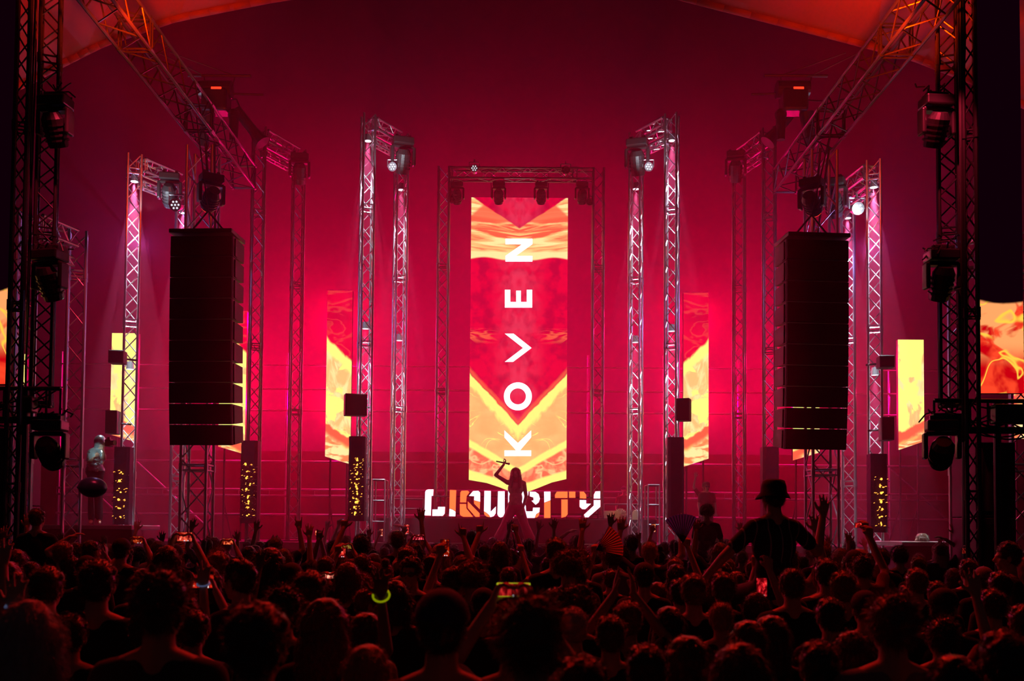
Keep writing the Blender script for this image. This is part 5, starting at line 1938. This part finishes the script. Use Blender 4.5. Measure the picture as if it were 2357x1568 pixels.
# --- labels that single each person out
LM = [(-400, 40, 'at the far left edge'), (40, 150, 'below the left lattice column'), (150, 255, 'below the teal balloon'), (255, 345, 'below the left outer portal'), (345, 410, 'left of the left speaker hang'),
      (410, 520, 'below the left speaker hang'), (520, 625, 'below the left middle portal'), (625, 720, 'right of the left middle portal'), (720, 800, 'below the left inner banner'), (800, 870, 'below the left centre portal'),
      (870, 970, 'left of the letter sign'), (970, 1050, 'below the sign letters LI'), (1050, 1130, 'below the sign letters QU'), (1130, 1240, 'below the singer'), (1240, 1320, 'below the sign letters CIT'),
      (1320, 1400, 'below the sign letter Y'), (1400, 1500, 'right of the letter sign'), (1500, 1580, 'below the right centre portal'), (1580, 1650, 'below the right inner banner'), (1650, 1740, 'right of the right inner banner'),
      (1740, 1820, 'below the right middle portal'), (1820, 1930, 'below the right speaker hang'), (1930, 2050, 'below the right outer portal'), (2050, 2140, 'below the yellow right banner'), (2140, 2240, 'below the right lattice column'), (2240, 2800, 'at the far right edge')]


def project(p):
    d = Vector(p) - CAM
    z = d.dot(fwd)
    return 1178.5 + F * d.dot(RT) / z, 1129 - F * d.dot(UP) / z


POSEW = {'down': '', 'up': 'one hand raised', 'horns': 'horns sign raised', 'point': 'finger raised', 'both': 'arms up', 'phone': 'both hands up', 'phone_high': 'arm held high', 'bent': 'arm over head',
         'clap': 'hands joined', 'rider': 'riding on shoulders', 'rider_arms': 'riding on shoulders'}
seen = {}
for c in crowd:
    c['px'], c['py'] = project(Vector((c['x'], c['y'], c['z'] + 1.75 * c['k'])))
    lm = next((w_ for a_, b2, w_ in LM if a_ <= c['px'] < b2), 'at the far right edge' if c['px'] > 1178 else 'at the far left edge')
    s = F / c['y']
    row = 'nearest row' if s > 480 else 'second row' if s > 330 else 'middle row' if s > 235 else 'upper row' if s > 170 else 'far row' if s > 135 else 'farthest row'
    hat = (c['cap'] + ' ' + ('bucket hat' if c['capk'] != 'cap' else 'cap')) if c['cap'] else (WORDS[c['hair']] + ' ' + {'auburn': 'reddish', 'fair': 'light'}.get(c['hcol'], c['hcol']) + ' hair')
    if c['extra'] == 'sunglasses': hat += ' and sunglasses'
    if c['extra'] == 'sunglasses_up': hat += ', sunglasses on head'
    pw = POSEW[c['pose']]
    lab = 'person, ' + hat + (', ' + pw if pw else '') + ', ' + row + ', ' + lm
    c['lab'] = lab
    seen.setdefault(lab, []).append(c)
ORD = ['first', 'second', 'third', 'fourth', 'fifth', 'sixth', 'seventh']
for lab, cs in seen.items():
    cs.sort(key=lambda c: c['px'])
    for i, c in enumerate(cs):
        l_ = lab if len(cs) == 1 else lab.replace('person,', 'person, %s shirt,' % c['shirt'])
        c['lab2'] = l_
seen2 = {}
for c in crowd:
    seen2.setdefault(c['lab2'], []).append(c)
for lab, cs in seen2.items():
    cs.sort(key=lambda c: c['px'])
    for i, c in enumerate(cs):
        l_ = lab if len(cs) == 1 else lab.replace('person,', '%s person,' % ORD[min(i, 6)])
        c['o']['label'] = l_
        c['o']['category'] = 'person'
        c['o']['group'] = 'people in the crowd'

# NY badge on the back of a black cap
def text_child(txt, size, loc, rot, parent, m_, name):
    cu = bpy.data.curves.new(name, 'FONT')
    cu.body = txt
    cu.size = size
    cu.extrude = .002
    cu.align_x = 'CENTER'
    o = bpy.data.objects.new(name + '_t', cu)
    COL.objects.link(o)
    dg = bpy.context.evaluated_depsgraph_get()
    me = bpy.data.meshes.new_from_object(o.evaluated_get(dg))
    bpy.data.objects.remove(o)
    me.materials.clear(); me.materials.append(m_)
    q = bpy.data.objects.new(name, me)
    COL.objects.link(q)
    q.parent = parent
    q.location = loc
    q.rotation_euler = rot
    return q


text_child('NY', .045, HC + V((0, -.112, .058)), (R(80), 0, 0), NYCAP, SHIRT['grey'], 'cap_badge')

# --- the singer, standing on the stage with legs apart
Ys = 21.8
ss = F / Ys
def sj(px, py, y=0.0):
    p = W(px, py, Ys)
    return V((p.x - SX.x, y, p.z - STG))
SX = W(1186, 1240, Ys)
J = dict(head=sj(1187, 1090, -.03), neck=sj(1188, 1108), chest=sj(1187, 1126), waist=sj(1187, 1147), pelvis=sj(1186, 1167), shL=sj(1168, 1111), shR=sj(1206, 1113),
         elL=sj(1141, 1094, -.06), elR=sj(1211, 1143, -.02), wrL=sj(1160, 1070, -.12), wrR=sj(1203, 1172, -.10), fdL=V((.4, -.3, .7)), pnL=V((-.8, -.2, .45)), hpL='hold', hpR='relaxed', fdR=V((-.15, -.1, -1)), pnR=V((0, -1, 0)),
         hipL=sj(1177, 1174), hipR=sj(1196, 1174), knL=sj(1162, 1209, -.06), knR=sj(1208, 1210, -.04), anL=sj(1148, 1240), anR=sj(1220, 1241), footL=V((-.05, -.15, -.045)), footR=V((.08, -.14, -.045)),
         head_rot=Matrix.Rotation(math.pi, 3, 'Z'), flare=True)
b_, s_, t_, tip, hnd = person_shapes(J, False)
# slimmer top: shirt without sleeves
s2 = MB()
ch, wa, pe = J['chest'], J['waist'], J['pelvis']
s2.ball(ch + V((0, 0, .01)), (.176, .128, .165), 18, 14)
s2.ball(wa, (.150, .118, .19), 18, 14)
s2.ball(pe + V((0, 0, .06)), (.165, .122, .10), 18, 14)
for q in ('shL', 'shR'):
    s2.cap(J[q].lerp(J['neck'], .35) + V((0, 0, .02)), ch + V((J[q].x * .3 - ch.x * .3, 0, 0)), .05, .06)
me = remesh(b_, 'singer_body', SKIN[0], .009, 2)
so_ = bpy.data.objects.new('person', me)
COL.objects.link(so_)
so_.location = (SX.x, Ys, STG)
tag(so_, 'long-haired singer in pale top and wide trousers on stage, raising a microphone', 'person')
child(remesh(s2, 'tank_top', mat('pale_top', (.45, .33, .25), .8, bump=.3, bscale=14, var=.5), .014, 2), 'tank_top', so_)
child(remesh(t_, 'wide_trousers', mat('wide_trousers_cloth', (.55, .07, .20), .8, bump=.25, bscale=9), .016, 3), 'wide_trousers', so_)
hb = MB()
hc = J['head']
hb.ball(hc + V((0, .015, .045)), (.086, .10, .09), 18, 14)
for s in (-1, 1):
    hb.cap(hc + V((s * .066, .0, .05)), hc + V((s * .090, -.03, -.12)), .042, .044)
    hb.cap(hc + V((s * .090, -.03, -.12)), hc + V((s * .095, -.09, -.30)), .046, .03)
    hb.cap(hc + V((s * .06, -.05, .085)), hc + V((s * .075, -.07, -.06)), .022, .026)
for i in range(9):
    x = -.08 + .02 * i
    hb.cap(hc + V((x, .08, .03)), hc + V((x * 1.15, .10, -.26)), .03, .016)
hm_ = remesh(hb, 'singer_hair_shell', HAIRM['auburn'], .009, 2)
child(strands(hm_, 1800, .04, 1.0, 5, HAIRM['auburn'], .4), 'hair', so_)
eb = MB()
for s in (-1, 1):
    eb.ball(hc + V((s * .029, -.088, .002)), (.011, .006, .004), 8, 6)
eb.build('eyes', HAIRM['brown'], so_)
eb = MB(); eb.cap(hc + V((-.016, -.094, -.052)), hc + V((.016, -.094, -.052)), .005, .005, 8); eb.build('lips', M['lipstick'], so_)
spot((2.5, 13.0, 10.4), (SX.x, Ys, STG + 1.0), 520, (1, .0, .12), 9, .8, .03)
# microphone held in the raised hand
pm0, pm1 = W(1171, 1068, Ys - .13), W(1142, 1062, Ys - .16)
o = empty('microphone', (pm0 + pm1) / 2, 'black hand microphone held up by the singer', 'microphone')
c0 = (pm0 + pm1) / 2
b = MB(); b.tube(pm0 - c0, pm1 - c0, .020, 12, .013); b.build('handle', M['plastic'], o)
b = MB(); b.ball(pm0 - c0, .027, 12, 8); b.build('grille_head', M['alu_dull'], o)

# --- people working on the stage
for (px, pt, Y, k, pose, lab, shirt, z, capc) in ((1436, 1138, 24.9, .97, 'down', 'dim person standing at the table right of the letter sign', 'red', STG + .0, 'black'),
                                                    (1627, 1130, 22.4, .96, 'down', 'dim person in sunglasses on stage behind the shoulder rider', 'red', None, None),
                                                    (1598, 1122, 22.6, 1.0, 'up', 'dim person on stage waving one arm beside the right centre portal', 'red', None, None)):
    if pose == 'up':
        tip = PROTO['up'][3]
        p = W(px, pt, Y)
        z = p.z - tip.z * k
        x = p.x + tip.x * k
    else:
        p = W(px, pt, Y)
        z = p.z - 1.775 * k
        x = p.x
    k2 = k
    # stand them on the deck: scale so that feet meet it
    top = (p.z - STG) / ((1.775) if pose != 'up' else PROTO['up'][3].z)
    k2 = max(.8, min(1.05, top))
    o = add_person(x, Y, k2, pose, 'short', 'brown', shirt, z=STG if Y < 24 or k2 > .82 else STG, yaw=R(180) if pose != 'up' else R(170), capc=capc, extra='sunglasses' if 'sunglasses' in lab else None, mirror=False, hero='stage')
    tag(o, lab, 'person')
    if 'group' in o: del o['group']

# --- hooded camera operator on the side platform
Yh = 17.9
zt = 1.985
def hj(px, py, y=0.0):
    p = W(px, py, Yh)
    return V((p.x - HX.x, y, p.z - zt))
HX = W(222, 1200, Yh)
J = dict(head=hj(233, 1021, -.02), neck=hj(226, 1038), chest=hj(222, 1052), waist=hj(219, 1070), pelvis=hj(219, 1086), shL=hj(209, 1040, .03), shR=hj(236, 1043, -.08), elL=hj(207, 1066, -.05), elR=hj(248, 1056, -.16),
         wrL=hj(226, 1058, -.22), wrR=hj(250, 1042, -.22), fdR=V((.1, -.3, 1)), pnR=V((-1, 0, 0)), hpR='hold', hpL='hold', fdL=V((.8, -.3, .4)), pnL=V((0, 0, 1)),
         hipL=hj(213, 1092), hipR=hj(226, 1092), knL=hj(212, 1146), knR=hj(227, 1146), anL=hj(210, 1196), anR=hj(229, 1196), footL=V((.04, -.14, -.045)), footR=V((.06, -.14, -.045)),
         head_rot=Matrix.Rotation(R(-110), 3, 'Z'))
b_, s_, t_, tip, hnd = person_shapes(J, True)
ho = bpy.data.objects.new('person', remesh(b_, 'operator_body', SKIN[0], .009, 2))
COL.objects.link(ho)
ho.location = (HX.x, Yh, zt)
tag(ho, 'hooded person in shiny sequin jacket raising a camera on the left side platform', 'person')
child(remesh(s_, 'sequin_jacket', M['silver'], .014, 3), 'sequin_jacket', ho)
child(remesh(t_, 'trousers', JEANS, .016, 3), 'trousers', ho)
hb = MB(); hc = J['head']
hb.ball(hc + V((-.015, 0, .03)), (.105, .105, .125), 18, 14)
hb.cap(hc + V((-.03, .01, .0)), hc + V((-.075, .02, -.16)), .085, .06)
child(remesh(hb, 'hood', M['silver'], .012, 3), 'hood', ho)
b = MB()
for side_ in ('L', 'R'):
    for i in range(16):
        t = i / 15
        p = J['sh' + side_].lerp(J['el' + side_], t) if t < .99 else J['el' + side_]
        q = J['sh' + side_] + V((0, 0, -.34 * t))
        b.bbox((q + V((rs.uniform(-.03, .03), -.125 + rs.uniform(-.01, .01), 0))), (.045, .012, .016), Matrix.Rotation(rs.uniform(-.5, .5), 3, 'X'))
tag(b.build('sequins', M['sequin'], ho), kind='stuff')
pc = W(251, 1020, Yh - .2)
o = empty('camera', pc, 'black camera raised to the face of the hooded person', 'camera')
b = MB(); b.bbox((0, 0, 0), (.10, .16, .13), bevel=.015); b.bbox((0, 0, .08), (.05, .08, .05), bevel=.01); b.build('camera_body', M['plastic'], o)
b = MB(); b.tube((.04, -.02, 0), (.13, -.06, 0), .045, 14); b.build('lens', M['lens'], o)
spot(W(120, 900, 15.5), W(228, 1050, Yh), 190, (.7, .95, 1.0), 9, .5, .02)

# --- hand fans
def folding_fan(px, py, rpx, s, a0, a1, label, m1, m2, n=11):
    Y = F / s
    p = W(px, py, Y)
    rad = rpx / s
    o = empty('folding_fan', p, label, 'fan')
    b = MB(); b2 = MB()
    for i in range(n):
        t0, t1 = R(a0 + (a1 - a0) * i / n), R(a0 + (a1 - a0) * (i + 1) / n)
        tm = (t0 + t1) / 2
        k = len(b.v)
        P_ = lambda t, r, y: V((math.cos(t) * r, y, math.sin(t) * r))
        b.v += [P_(t0, rad * .3, 0), P_(t0, rad, 0), P_(tm, rad * 1.01, -.012), P_(tm, rad * .3, -.006), P_(t1, rad, 0), P_(t1, rad * .3, 0)]
        b.face(k, k + 1, k + 2, k + 3); b.face(k + 3, k + 2, k + 4, k + 5)
        b2.tube((0, -.004, 0), P_(t0, rad * .98, -.004), .004, 5)
    b2.tube((0, -.004, 0), P_(R(a1), rad * .98, -.004), .004, 5)
    b.build('leaf', m1, o)
    b2.build('ribs', m2, o)
    return o


folding_fan(1372, 1266, 62, 225, -12, 62, 'orange pleated hand fan held up below the letter Y', M['fan_orange'], M['plastic'])
folding_fan(1572, 1250, 66, 230, 62, 128, 'dark blue hand fan held up below the right centre portal', M['fan_blue'], M['plastic'])
folding_fan(392, 1262, 34, 180, -60, 80, 'striped hand fan held up below the left speaker hang', M['fan_orange'], M['alu_dull'], 14)
# glowing wristbands
def band(px, rad_, label, m_, tiltx=.4):
    o = empty('glow_stick' if 'yellow' in label else 'wristband', BANDW[px], label, 'bracelet', None)
    b = MB()
    r_ = rad_
    n = 24
    q = Matrix.Rotation(R(90) - tiltx, 3, 'X')
    pts = [q @ V((math.cos(R(360 * i / n)) * r_, math.sin(R(360 * i / n)) * r_, 0)) for i in range(n + 1)]
    b.path(pts, .0055, 6)
    g_ = b.build('ring', m_, o)
    return o


band(869, .040, 'yellow-green glowing wristband on a raised arm left of the navy cap', M['glow_band'], .75)
band(462, .034, 'pale blue wristband on a raised arm below the left speaker hang', M['blue_band'], 1.2)
band(30, .034, 'pale blue wristband on a raised arm at the lower left corner', M['blue_band'], 1.2)
